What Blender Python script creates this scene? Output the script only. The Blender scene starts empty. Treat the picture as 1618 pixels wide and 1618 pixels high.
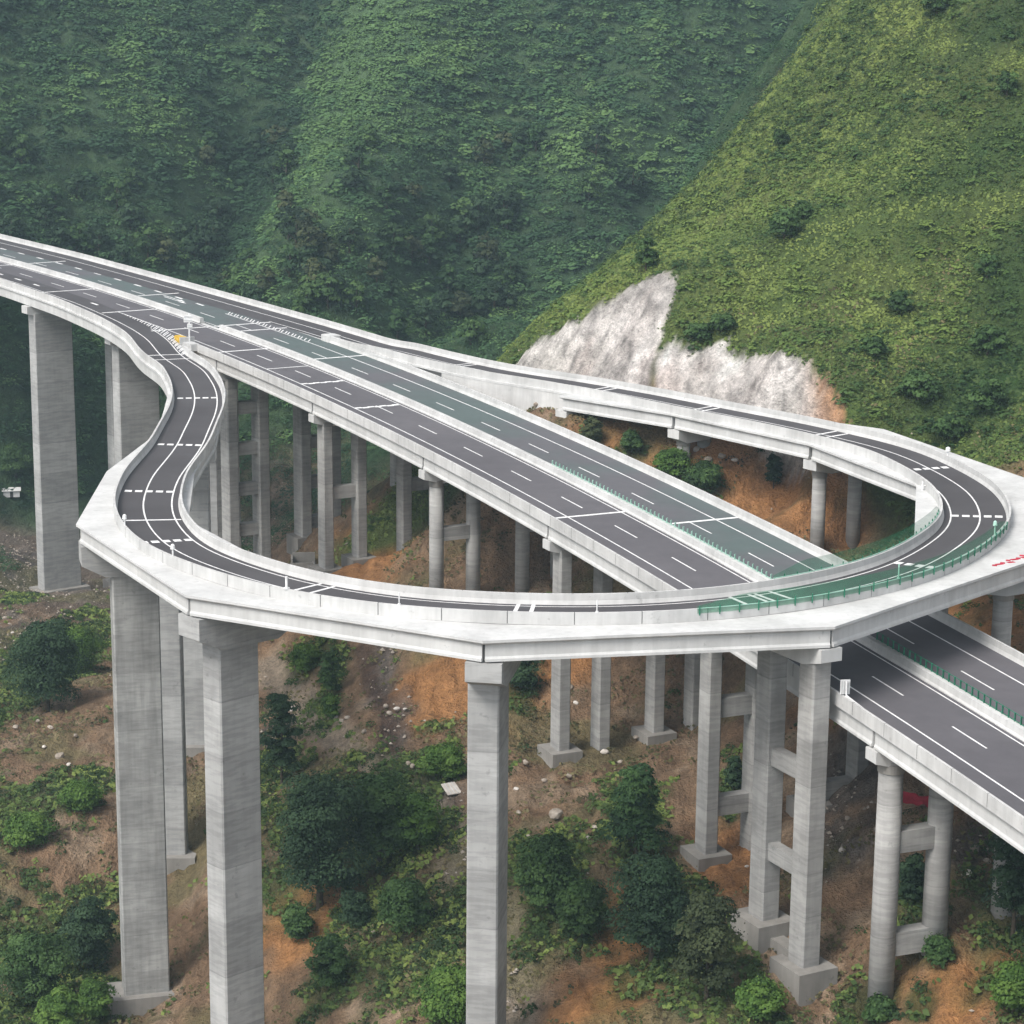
import bpy, bmesh, math, random
import numpy as np
from mathutils import Vector, Matrix
random.seed(11)
D = bpy.data
SC = bpy.context.scene
COL = SC.collection

# ---------------------------------------------------------------- camera, light, exposure
cam_data = D.cameras.new('camera'); cam = D.objects.new('camera', cam_data); COL.objects.link(cam)
cam_data.sensor_width = 36.0; cam_data.lens = 3660.156/1618.0*36.0
cam_data.clip_start = 1.0; cam_data.clip_end = 20000.0
_p, _r = math.radians(13.02286), math.radians(0.50626)
def _cam_dir(xc, yc, zc):           # camera (right, down, forward) -> world
    cr, sr, c, s = math.cos(_r), math.sin(_r), math.cos(_p), math.sin(_p)
    a, b = cr*xc + sr*yc, -sr*xc + cr*yc
    return Vector((a, zc*c - b*s, -zc*s - b*c))
_R, _U, _F = _cam_dir(1, 0, 0), _cam_dir(0, -1, 0), _cam_dir(0, 0, 1)
cam.matrix_world = Matrix(((_R.x, _U.x, -_F.x, 0), (_R.y, _U.y, -_F.y, 0), (_R.z, _U.z, -_F.z, 0), (0, 0, 0, 1)))
SC.camera = cam

SUN_EL, SUN_AZ = 50.0, -136.0       # azimuth measured from +Y towards +X
world = D.worlds.new('World'); SC.world = world; world.use_nodes = True
nt = world.node_tree; bg = nt.nodes['Background']
sky = nt.nodes.new('ShaderNodeTexSky'); sky.sky_type = 'NISHITA'; sky.sun_disc = False
sky.sun_elevation = math.radians(SUN_EL); sky.sun_rotation = math.radians(SUN_AZ); sky.air_density = 1.0; sky.dust_density = 3.0
hs = nt.nodes.new('ShaderNodeHueSaturation'); hs.inputs['Saturation'].default_value = 0.22   # thin overcast: less blue than a clear sky
nt.links.new(sky.outputs[0], hs.inputs['Color']); nt.links.new(hs.outputs[0], bg.inputs[0]); bg.inputs[1].default_value = 0.125
sun_d = D.lights.new('sun', 'SUN'); sun_d.energy = 1.5; sun_d.angle = math.radians(22); sun_d.color = (1.0, 0.955, 0.89)
sun = D.objects.new('sun', sun_d); COL.objects.link(sun)
sd = Vector((math.sin(math.radians(SUN_AZ))*math.cos(math.radians(SUN_EL)), math.cos(math.radians(SUN_AZ))*math.cos(math.radians(SUN_EL)), math.sin(math.radians(SUN_EL))))
sun.rotation_euler = sd.to_track_quat('Z', 'Y').to_euler()
SC.view_settings.view_transform = 'Standard'; SC.view_settings.look = 'None'; SC.view_settings.gamma = 1.0
SC.view_settings.exposure = 0.95
SC.render.engine = 'CYCLES'
SC.cycles.volume_bounces = 0
SC.cycles.max_bounces = 6
SC.cycles.transparent_max_bounces = 12
# ---------------------------------------------------------------- camera maths and alignment
F_PX = 3660.156; IMG = 1618.0
PITCH = math.radians(13.02286); ROLL = math.radians(0.50626)
HQ = (-6.82372416, 318.329131, -64.3657687, -1.10242790, -9.01606950e-04, 7.728972e-07, 1.25252978e-08,
      -0.0312316261, -7.85779355e-05, -3.59711105e-03)

def _hwy_table():
    X0, Y0, Z0, th, k, k1, k2, g, g1, cs = HQ
    s = np.arange(-420.0, 420.1, 0.5)
    hd = th + k*s + k1*s**2/2 + k2*s**3/6
    hd = np.where(s < -230, th + k*-230 + k1*230**2/2 - k2*230**3/6, hd)
    i0 = int(np.where(np.abs(s) < 1e-6)[0][0])
    c, sn = np.cos(hd), np.sin(hd)
    X = np.concatenate([[0], np.cumsum((c[1:]+c[:-1])/2*0.5)]); X += X0 - X[i0]
    Y = np.concatenate([[0], np.cumsum((sn[1:]+sn[:-1])/2*0.5)]); Y += Y0 - Y[i0]
    return s, X, Y, hd
HS, HX, HY, HH = _hwy_table()
def hwy(s, v, dz=0.0):
    """point of the motorway: s metres along it, v metres across it (v grows away from the camera), dz above the road"""
    s = np.asarray(s, float); v = np.asarray(v, float)
    x = np.interp(s, HS, HX); y = np.interp(s, HS, HY); h = np.interp(s, HS, HH)
    z = HQ[2] + HQ[7]*s + HQ[8]*s*s/2 + HQ[9]*v + dz
    return np.stack(np.broadcast_arrays(x - np.sin(h)*v, y + np.cos(h)*v, z), -1)
def hwy_head(s): return float(np.interp(s, HS, HH))
def hwy_sv(x, y):
    i = int(np.argmin((HX-x)**2 + (HY-y)**2)); h = HH[i]
    return float(HS[i]), float(-(x-HX[i])*math.sin(h) + (y-HY[i])*math.cos(h))

# ---------------------------------------------------------------- ground shape
def _hash(ix, iy, seed):
    n = (ix*374761393 + iy*668265263 + seed*1442695041) & 0x7fffffff
    n = ((n ^ (n >> 13))*1274126177) & 0x7fffffff
    return ((n ^ (n >> 16)) & 0xffff)/65535.0*2-1
def vnoise(x, y, seed=0):
    x = np.asarray(x, float); y = np.asarray(y, float)
    ix = np.floor(x).astype(np.int64); iy = np.floor(y).astype(np.int64)
    fx = x-ix; fy = y-iy; fx = fx*fx*fx*(fx*(fx*6-15)+10); fy = fy*fy*fy*(fy*(fy*6-15)+10)
    a = _hash(ix, iy, seed); b = _hash(ix+1, iy, seed); c = _hash(ix, iy+1, seed); d = _hash(ix+1, iy+1, seed)
    return (a*(1-fx)+b*fx)*(1-fy) + (c*(1-fx)+d*fx)*fy
def fbm(x, y, octaves=4, seed=0):
    t = 0; a = 1.0; n = 0
    for o in range(octaves):
        t = t + a*vnoise(x*2**o + 17.3*o, y*2**o - 9.1*o, seed+o); n += a; a *= 0.5
    return t/n
def tps_fit(P):
    n = len(P); d2 = ((P[:, None, :2]-P[None, :, :2])**2).sum(-1)/1e4
    K = np.where(d2 > 0, d2*np.log(np.maximum(d2, 1e-12)), 0) + np.eye(n)*2e-3
    A = np.zeros((n+3, n+3)); A[:n, :n] = K; A[:n, n] = 1; A[:n, n+1:] = P[:, :2]/100; A[n, :n] = 1; A[n+1:, :n] = P[:, :2].T/100
    return np.linalg.solve(A, np.r_[P[:, 2], 0, 0, 0])
def tps_eval(P, w, x, y):
    sh = np.shape(x); x = np.ravel(x); y = np.ravel(y); out = np.empty(len(x)); n = len(P)
    for i in range(0, len(x), 20000):
        xx = x[i:i+20000]; yy = y[i:i+20000]
        d2 = ((xx[:, None]-P[None, :, 0])**2 + (yy[:, None]-P[None, :, 1])**2)/1e4
        K = np.where(d2 > 0, d2*np.log(np.maximum(d2, 1e-12)), 0)
        out[i:i+20000] = K@w[:n] + w[n] + w[n+1]*xx/100 + w[n+2]*yy/100
    return out.reshape(sh)
def sstep(a, b, x):
    t = np.clip((x-a)/(b-a), 0, 1); return t*t*(3-2*t)
def gully_x(y): return -84 + (y-540)*0.15 + 4*np.sin(y/31.0)
def ridge_x(y):
    """crest of the right-hand spur: it drops away to the left of this line"""
    return np.interp(y, [366, 376, 384, 394, 405, 417, 432, 455, 700], [-22, -12, -3, 10, 21, 33, 46, 64, 300])
def corridor(x, y, z):
    """keep the ground below the far arm of the loop ramp"""
    sh = np.shape(x); x = np.ravel(x); y = np.ravel(y); z = np.ravel(z).copy()
    R = np.array(RP)[56:90]
    m = np.where((x > -30) & (x < 75) & (y > 240) & (y < 400))[0]
    if len(m):
        d2 = (x[m][:, None]-R[None, :, 0])**2 + (y[m][:, None]-R[None, :, 1])**2; i = d2.argmin(1); i2 = np.clip(i, 1, len(R)-2)
        T = R[i2+1]-R[i2-1]; L = np.hypot(T[:, 0], T[:, 1]); dx, dy = x[m]-R[i, 0], y[m]-R[i, 1]
        off = (dx*T[:, 1]-dy*T[:, 0])/L                      # positive towards the inside of the loop
        lim = np.where(off > 5.5, R[i, 2]-3.2+np.clip(off-5.5, 0, 99)*1.2, np.where(off < -3.9, R[i, 2]-.9+np.clip(-3.9-off, 0, 99)*1.3, R[i, 2]-3.0))
        lim = np.where(np.abs(off) > 14, 1e6, lim); end = (i == 0) | (i == len(R)-1)
        lim = np.where(end, 1e6, lim)
        z[m] = np.minimum(z[m], lim)
    return z.reshape(sh)
def ground_z(x, y, detail=True):
    x = np.asarray(x, float); y = np.asarray(y, float)
    near = tps_eval(TP, TW, x, y)
    # the mountain across the valley
    xg = gully_x(y)
    y0 = 505 + 0.22*x + 10*vnoise(x/45, y/400, 5)
    far = -119 + 0.60*(y-y0) - 24*np.exp(-((x-xg)/22)**2) - 9*np.exp(-((x-60-(y-600)*.25)/20)**2)*sstep(520, 600, y)
    far = far + 13*vnoise(x/50.0+3, y/110.0, 11) + 5.5*vnoise(x/19.0, y/45.0, 12) + 1.3*vnoise(x/7.5, y/11.0, 13)
    far = np.where(far > 40, 40 + (far-40)*0.6, far)
    w = sstep(455, 520, y + 0*x)
    near = near - 60*sstep(470, 640, y)*sstep(-1e9, 1, near+500)
    k = 7.0
    m = np.maximum(near, far); z = m + k*np.log(np.exp((near-m)/k)+np.exp((far-m)/k))
    z = np.where(y < 430, near + (z-near)*sstep(400, 430, y), z)
    if detail:
        a = sstep(150, 400, y)*0.5+0.6
        z = z + a*(0.75*fbm(x/9.0, y/9.0, 3, 21) + 0.42*fbm(x/2.6, y/2.6, 3, 31))
    return corridor(x, y, z)
GREEN = [[-65.9,295.5,7.2,7.5],[-59.7,302.5,5.0,6.5],[-58.8,269.0,8.1,9.0],[-53.2,258.5,6.4,12.5],[-53.0,278.5,3.0,3.5],[-55.8,247.5,6.8,9.5],[-78.0,376.0,7.3,25.9],[-77.3,397.0,5.4,18.0],[-76.7,345.0,3.7,15.2],[-93.5,423.0,2.8,12.5],[-115.0,521.5,8.6,8.5],[-112.1,537.0,8.8,9.0],[-29.6,327.5,4.0,5.5],[-25.5,312.0,2.6,11.0],[-31.6,291.0,4.0,12.0],[-22.1,270.0,8.1,15.0],[-14.5,273.5,6.7,10.5],[-12.4,261.0,5.7,8.0],[-14.8,249.5,6.1,5.5],[-8.5,279.0,3.4,5.0],[-19.9,239.0,3.9,6.0],[-10.5,235.0,5.8,6.0],[-5.4,223.5,5.5,4.5],[-7.3,242.5,3.3,7.5],[4.0,246.0,4.7,8.0],[6.6,234.0,5.8,7.0],[15.0,255.5,4.1,11.5],[16.8,233.5,5.1,11.5],[19.7,220.0,4.2,11.0],[24.0,209.5,4.6,3.5],[12.7,218.0,3.6,5.0],[1.1,297.0,3.2,6.0],[-8.8,289.0,3.2,2.0],[41.0,217.5,3.0,4.5],[49.6,214.5,3.5,7.5],[47.4,201.5,3.3,5.5],[41.3,211.0,2.9,3.0],[35.6,208.5,2.9,3.5],[26.8,263.0,2.1,9.0],[11.8,338.5,1.8,1.5],[17.3,335.5,2.3,1.5],[23.5,329.0,4.0,2.0],[28.2,325.0,3.1,2.0],[38.8,205.5,1.7,2.5]]
ORANGE = [[26.9,333.0,16.4,4.0],[39.9,320.0,10.6,6.0],[46.7,324.0,2.7,2.0],[17.9,338.0,7.4,2.0],[-24.1,254.5,4.2,7.5],[13.2,229.0,4.4,8.0],[43.3,205.0,4.5,5.0],[49.1,274.0,9.1,12.0],[55.1,259.5,4.2,12.5],[9.5,217.0,3.6,5.0],[8.0,304.5,4.2,5.5],[-3.1,298.5,4.9,7.5],[43.3,314.5,8.6,3.5],[24.2,240.5,3.3,9.5],[-24.2,354.0,6.6,18.0],[-9.1,299.0,4.9,9.0]]
GREY = [[-101.2,453.5,7.5,26.4],[-87.2,392.0,4.8,18.4],[-84.6,366.5,4.0,15.5],[-15.2,286.0,2.3,11.0],[-8.9,268.5,2.9,4.5],[-4.6,250.0,2.0,9.0],[-0.2,224.5,1.4,8.1],[-18.1,309.0,1.5,8.5],[-13.0,273.0,4.5,3.0],[39.4,248.5,5.5,9.5],[47.8,224.0,3.7,4.0],[35.1,236.0,3.2,7.0],[-30.6,308.5,5.1,4.5]]
TREES = [[-70.5,337.0,5.98,14.85,0,75,1118],[-72.8,371.0,4.81,8.17,2,118,1062],[-22.2,255.0,6.27,16.86,0,505,1440],[-15.4,260.0,4.62,11.46,1,600,1360],[-10.8,259.0,3.01,7.23,2,660,1350],[-29.8,287.0,2.94,13.49,0,445,1240],[14.2,244.0,4.0,11.83,3,1005,1360],[14.7,221.0,4.53,12.34,0,1030,1520],[4.2,236.0,3.87,9.01,1,865,1440],[7.9,230.0,2.83,6.42,1,920,1480],[19.6,212.0,3.48,11.83,4,1115,1585],[-30.0,324.0,2.3,4.38,2,482,1058],[-25.2,310.0,1.78,7.29,1,522,1100],[-24.4,301.0,1.4,3.89,2,523,1140],[-8.3,275.0,3.19,4.04,2,700,1228],[-24.4,250.0,2.05,4.41,1,470,1490],[-19.8,238.0,2.6,6.99,1,520,1570],[-5.7,222.0,3.94,5.87,2,715,1612],[-11.6,242.0,3.31,6.4,1,640,1480],[-55.2,252.0,4.48,9.62,1,60,1590],[-51.4,264.0,3.97,9.31,0,140,1530],[-48.4,251.0,2.4,5.16,2,150,1612],[-63.0,286.0,3.52,3.78,2,45,1330],[-57.4,294.0,3.21,3.89,2,130,1282],[26.5,259.0,1.2,5.02,0,1160,1255],[40.5,218.0,1.79,5.76,0,1440,1440],[49.0,210.0,3.44,14.19,0,1600,1480],[46.9,199.0,2.31,5.26,2,1600,1600],[41.6,209.0,1.71,3.07,1,1480,1530],[24.6,209.0,2.57,3.68,2,1200,1612],[35.9,207.0,1.7,2.74,1,1390,1612],[11.7,337.0,1.57,4.36,4,935,700],[17.5,335.0,1.74,3.15,1,997,722],[23.0,328.0,2.78,4.24,2,1060,752],[27.5,325.0,2.93,4.39,1,1112,782],[37.4,324.0,1.33,4.95,0,1222,772],[1.3,296.0,2.51,5.39,0,822,1100],[-113.4,517.0,4.24,7.59,1,25,760],[-51.0,244.0,2.67,5.02,2,95,1625],[-17.6,248.0,2.03,4.37,0,560,1470]]
SPUR = [[42.4,364.0,3.0,4.6,1],[20.9,367.0,2.4,6.0,1],[45.6,403.0,1.7,3.1,1],[31.6,349.0,2.4,2.9,1],[28.3,349.0,2.4,2.5,1],[45.9,369.0,2.0,3.0,1],[69.6,340.0,1.9,3.7,1],[57.3,323.0,3.1,4.4,1],[66.2,318.0,2.6,5.2,1],[60.7,316.0,3.0,3.5,1],[52.0,331.0,2.3,2.7,1],[57.2,342.0,2.3,3.7,1],[67.8,328.0,2.7,4.5,1],[77.7,372.0,2.0,4.1,1],[71.5,403.0,2.8,4.4,1]]
FARTREES = [[-1.4,582.0],[-71.8,644.0],[-21.2,568.0],[-64.7,623.0],[-1.5,616.0],[-48.0,565.0],[-21.5,597.0],[-69.5,578.0],[-27.8,549.0],[-109.6,588.0],[-50.0,561.0],[-67.0,583.0],[-47.9,553.0],[-133.2,601.0],[-100.4,608.0],[-79.3,619.0],[-70.6,581.0],[-47.2,551.0],[-83.2,605.0],[-50.0,559.0],[-44.9,561.0],[-9.4,505.0],[-62.4,611.0],[-48.6,562.0],[-102.8,601.0],[-65.3,563.0],[-30.1,578.0],[-8.7,580.0],[-65.4,640.0],[-2.6,639.0],[-17.3,617.0],[-4.5,613.0],[-48.4,561.0],[-37.5,548.0],[-111.1,588.0],[-128.7,602.0],[1.7,641.0],[-90.3,594.0],[-1.0,591.0],[-26.6,602.0],[-79.9,600.0],[-44.5,550.0],[-69.2,575.0],[-40.3,566.0],[-82.1,609.0],[-17.1,576.0],[-51.8,572.0],[-13.5,577.0],[-105.7,589.0],[-62.2,557.0],[-61.4,627.0],[-60.5,617.0],[-12.9,609.0],[-33.6,570.0],[-14.2,603.0],[22.0,635.0],[-42.0,549.0],[-21.6,590.0],[-16.6,584.0],[-46.1,558.0],[-55.9,574.0],[-117.6,594.0],[-49.0,555.0],[-51.0,569.0],[-58.1,588.0],[-73.7,591.0],[-49.2,546.0],[-2.0,589.0],[-79.1,608.0],[-8.3,592.0],[0.8,633.0],[5.7,639.0],[-83.0,636.0],[-33.4,562.0],[-1.9,609.0],[-15.0,603.0],[-9.7,607.0],[-54.2,557.0],[-114.9,585.0],[-121.3,592.0],[-44.2,547.0],[-82.8,600.0],[-83.3,631.0],[-8.5,630.0],[-10.2,610.0],[-113.1,601.0],[-53.6,569.0],[19.6,618.0],[-7.1,596.0],[-40.2,600.0],[-41.0,587.0],[-39.0,615.0],[-86.1,603.0],[-127.0,601.0],[-59.9,558.0],[-125.7,579.0],[-98.8,597.0],[-97.3,597.0],[-30.0,562.0],[-21.6,564.0],[-4.9,583.0],[-32.4,588.0],[-3.0,610.0],[32.0,634.0],[-99.3,585.0],[-93.8,593.0],[-25.8,584.0],[-118.8,588.0],[-50.2,545.0],[-131.1,586.0]]
ROCKS = [[-23.8,301.0,0.5],[-22.7,298.0,0.5],[-21.9,298.0,0.4],[-31.0,313.0,0.8],[-16.7,297.0,0.5],[-16.1,295.0,0.4],[-15.2,296.0,0.4],[-64.2,314.0,0.8],[-67.9,326.0,0.5],[-67.2,318.0,0.4],[-63.4,322.0,0.4],[-70.5,330.0,0.4],[-62.1,310.0,0.4],[5.5,258.0,0.9],[7.4,272.0,0.4],[12.0,280.0,0.5],[13.9,277.0,0.4],[2.0,277.0,0.4],[0.8,269.0,0.4],[4.3,271.0,0.4],[7.9,297.0,0.5],[8.7,294.0,0.4],[16.3,285.0,0.5],[-73.2,327.0,0.4],[-14.0,295.0,0.3],[-19.3,292.0,0.4],[-21.9,293.0,0.3],[-8.4,276.0,0.3],[-12.9,279.0,0.5],[-12.3,278.0,0.4],[26.1,239.0,0.3],[37.0,239.0,0.5],[39.0,232.0,0.5],[35.4,232.0,0.4],[47.6,223.0,0.5],[48.5,221.0,0.4],[46.5,220.0,0.4],[1.1,260.0,0.4],[2.2,253.0,0.3],[9.1,249.0,0.4],[9.9,252.0,0.4],[-92.0,406.0,0.7],[-88.1,394.0,0.5],[-82.8,382.0,0.4],[-15.3,245.0,0.3],[2.0,365.0,0.9],[0.5,368.0,0.7],[3.8,350.0,0.8],[26.8,331.0,0.6],[28.5,329.0,0.8],[30.3,329.0,0.7],[32.1,328.0,0.6]]
RP = [[-160.46,577.46,-58.6],[-157.98,574.33,-58.63],[-155.49,571.19,-58.66],[-153.0,568.06,-58.7],[-150.52,564.93,-58.73],[-148.03,561.79,-58.77],[-145.55,558.66,-58.8],[-143.06,555.53,-58.84],[-140.57,552.39,-58.88],[-138.09,549.26,-58.92],[-135.6,546.13,-58.97],[-133.11,542.99,-59.01],[-130.63,539.86,-59.06],[-128.14,536.73,-59.1],[-125.65,533.59,-59.15],[-123.18,530.45,-59.2],[-120.72,527.3,-59.25],[-118.27,524.13,-59.3],[-115.83,520.97,-59.35],[-113.38,517.8,-59.41],[-110.94,514.64,-59.46],[-108.49,511.47,-59.52],[-106.04,508.31,-59.58],[-103.6,505.14,-59.63],[-101.15,501.98,-59.69],[-98.7,498.82,-59.75],[-96.27,495.64,-59.81],[-93.88,492.43,-59.87],[-91.53,489.19,-59.94],[-89.19,485.95,-60.01],[-86.86,482.7,-60.07],[-84.52,479.46,-60.13],[-82.18,476.21,-60.2],[-79.84,472.97,-60.27],[-77.5,469.73,-60.35],[-75.16,466.48,-60.42],[-72.82,463.24,-60.5],[-70.48,459.99,-60.57],[-68.14,456.75,-60.65],[-65.8,453.5,-60.72],[-63.47,450.26,-60.8],[-61.13,447.01,-60.88],[-58.79,443.76,-60.96],[-56.46,440.52,-61.05],[-54.12,437.27,-61.13],[-51.78,434.03,-61.22],[-49.43,430.79,-61.31],[-47.08,427.55,-61.39],[-44.73,424.32,-61.48],[-42.37,421.08,-61.57],[-40.02,417.85,-61.66],[-37.67,414.61,-61.76],[-35.35,411.35,-61.85],[-33.05,408.08,-61.94],[-30.77,404.8,-62.03],[-28.5,401.5,-62.09],[-26.28,398.18,-62.09],[-24.16,394.79,-62.02],[-22.14,391.33,-61.89],[-20.17,387.85,-61.74],[-18.18,384.38,-61.6],[-16.12,380.96,-61.53],[-13.95,377.6,-61.49],[-11.69,374.3,-61.45],[-9.37,371.04,-61.42],[-6.97,367.84,-61.38],[-4.47,364.72,-61.35],[-1.85,361.71,-61.31],[0.94,358.86,-61.28],[3.87,356.14,-61.24],[6.8,353.42,-61.2],[9.64,350.61,-61.17],[12.39,347.7,-61.13],[15.08,344.74,-61.1],[17.72,341.74,-61.06],[20.3,338.69,-61.02],[22.83,335.59,-60.99],[25.35,332.48,-60.95],[27.87,329.38,-60.92],[30.42,326.3,-60.88],[33.01,323.25,-60.85],[35.59,320.19,-60.81],[38.09,317.07,-60.77],[40.49,313.87,-60.74],[42.81,310.61,-60.7],[45.04,307.29,-60.67],[47.14,303.88,-60.63],[49.01,300.36,-60.6],[50.54,296.69,-60.56],[51.75,292.89,-60.52],[52.73,289.01,-60.49],[53.57,285.09,-60.45],[54.27,281.15,-60.42],[54.79,277.19,-60.38],[55.04,273.21,-60.34],[54.99,269.22,-60.31],[54.68,265.23,-60.27],[54.15,261.27,-60.24],[53.35,257.35,-60.2],[52.24,253.52,-60.17],[50.83,249.78,-60.13],[49.19,246.14,-60.09],[47.37,242.57,-60.06],[45.4,239.09,-60.02],[43.22,235.73,-59.99],[40.79,232.57,-59.96],[38.11,229.61,-59.93],[35.2,226.87,-59.91],[32.08,224.36,-59.89],[28.78,222.11,-59.89],[25.31,220.15,-59.89],[21.66,218.51,-59.91],[17.88,217.23,-59.93],[13.99,216.32,-59.96],[10.03,215.81,-59.99],[6.04,215.66,-60.03],[2.05,215.86,-60.07],[-1.93,216.35,-60.11],[-5.85,217.12,-60.14],[-9.68,218.23,-60.18],[-13.37,219.74,-60.22],[-16.89,221.62,-60.26],[-20.23,223.82,-60.3],[-23.35,226.31,-60.34],[-26.24,229.06,-60.38],[-28.95,232.01,-60.42],[-31.49,235.1,-60.46],[-33.85,238.32,-60.5],[-35.96,241.71,-60.54],[-37.76,245.27,-60.58],[-39.26,248.97,-60.62],[-40.52,252.76,-60.66],[-41.6,256.61,-60.69],[-42.48,260.51,-60.73],[-43.19,264.45,-60.77],[-43.72,268.41,-60.81],[-44.11,272.39,-60.85],[-44.42,276.38,-60.89],[-44.62,280.37,-60.93],[-44.69,284.36,-60.97],[-44.66,288.36,-61.01],[-44.61,292.36,-61.05],[-44.58,296.36,-61.09],[-44.62,300.36,-61.13],[-44.75,304.36,-61.17],[-44.95,308.35,-61.21],[-45.16,312.35,-61.24],[-45.37,316.34,-61.28],[-45.57,320.34,-61.32],[-45.8,324.33,-61.36],[-46.1,328.32,-61.4],[-46.47,332.3,-61.44],[-46.93,336.27,-61.48],[-47.47,340.24,-61.52],[-48.1,344.19,-61.56],[-48.82,348.12,-61.6],[-49.63,352.04,-61.64],[-50.52,355.94,-61.68],[-51.45,359.83,-61.71],[-52.46,363.69,-61.76],[-53.62,367.52,-61.86],[-54.93,371.29,-61.96],[-56.32,375.04,-62.02],[-57.7,378.8,-62.03],[-59.02,382.57,-61.99],[-60.22,386.39,-61.92],[-61.34,390.22,-61.83],[-62.52,394.04,-61.74],[-63.85,397.81,-61.64],[-65.33,401.52,-61.56],[-66.92,405.19,-61.47],[-68.63,408.81,-61.39],[-70.4,412.39,-61.3],[-72.23,415.95,-61.21],[-74.15,419.46,-61.12],[-76.12,422.94,-61.03],[-78.1,426.41,-60.94],[-80.09,429.88,-60.86],[-82.13,433.32,-60.78],[-84.26,436.71,-60.7],[-86.47,440.04,-60.62],[-88.71,443.35,-60.54],[-90.94,446.67,-60.47],[-93.18,449.99,-60.39],[-95.41,453.3,-60.32],[-97.69,456.6,-60.24],[-100.01,459.85,-60.17],[-102.36,463.09,-60.1],[-104.72,466.32,-60.03],[-107.08,469.55,-59.96],[-109.44,472.78,-59.89],[-111.79,476.01,-59.83],[-114.15,479.24,-59.76],[-116.52,482.46,-59.7],[-118.93,485.65,-59.64],[-121.38,488.82,-59.58],[-123.84,491.97,-59.52],[-126.3,495.13,-59.46],[-128.76,498.28,-59.4],[-131.22,501.43,-59.35],[-133.68,504.59,-59.29],[-136.14,507.74,-59.23],[-138.6,510.9,-59.18],[-141.06,514.05,-59.13],[-143.54,517.19,-59.08],[-146.02,520.33,-59.03],[-148.51,523.46,-58.99],[-150.99,526.6,-58.94],[-153.48,529.73,-58.9],[-155.97,532.86,-58.85],[-158.45,535.99,-58.81],[-160.94,539.13,-58.77],[-163.43,542.26,-58.73],[-165.91,545.39,-58.69],[-168.4,548.53,-58.66],[-170.88,551.66,-58.62],[-173.37,554.79,-58.59],[-175.86,557.93,-58.55],[-178.34,561.06,-58.52]]
JOINTS = [[288,15.25,350.35,6.97,342.81],[310,29.63,333.39,24.17,329.09],[337,51.38,315.44,39.85,305.84],[370,65.0,280.0,51.34,279.35],[406,56.8,240.5,44.07,246.5],[439,30.76,211.84,23.95,224.8],[467,-2.61,206.66,-0.27,220.91],[496,-32.51,223.04,-22.85,232.38],[528,-49.21,254.37,-36.99,257.78],[556,-50.9,284.21,-39.94,284.38],[583,-48.61,311.1,-40.37,311.6],[615,-51.79,342.56,-43.22,343.71]]
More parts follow.
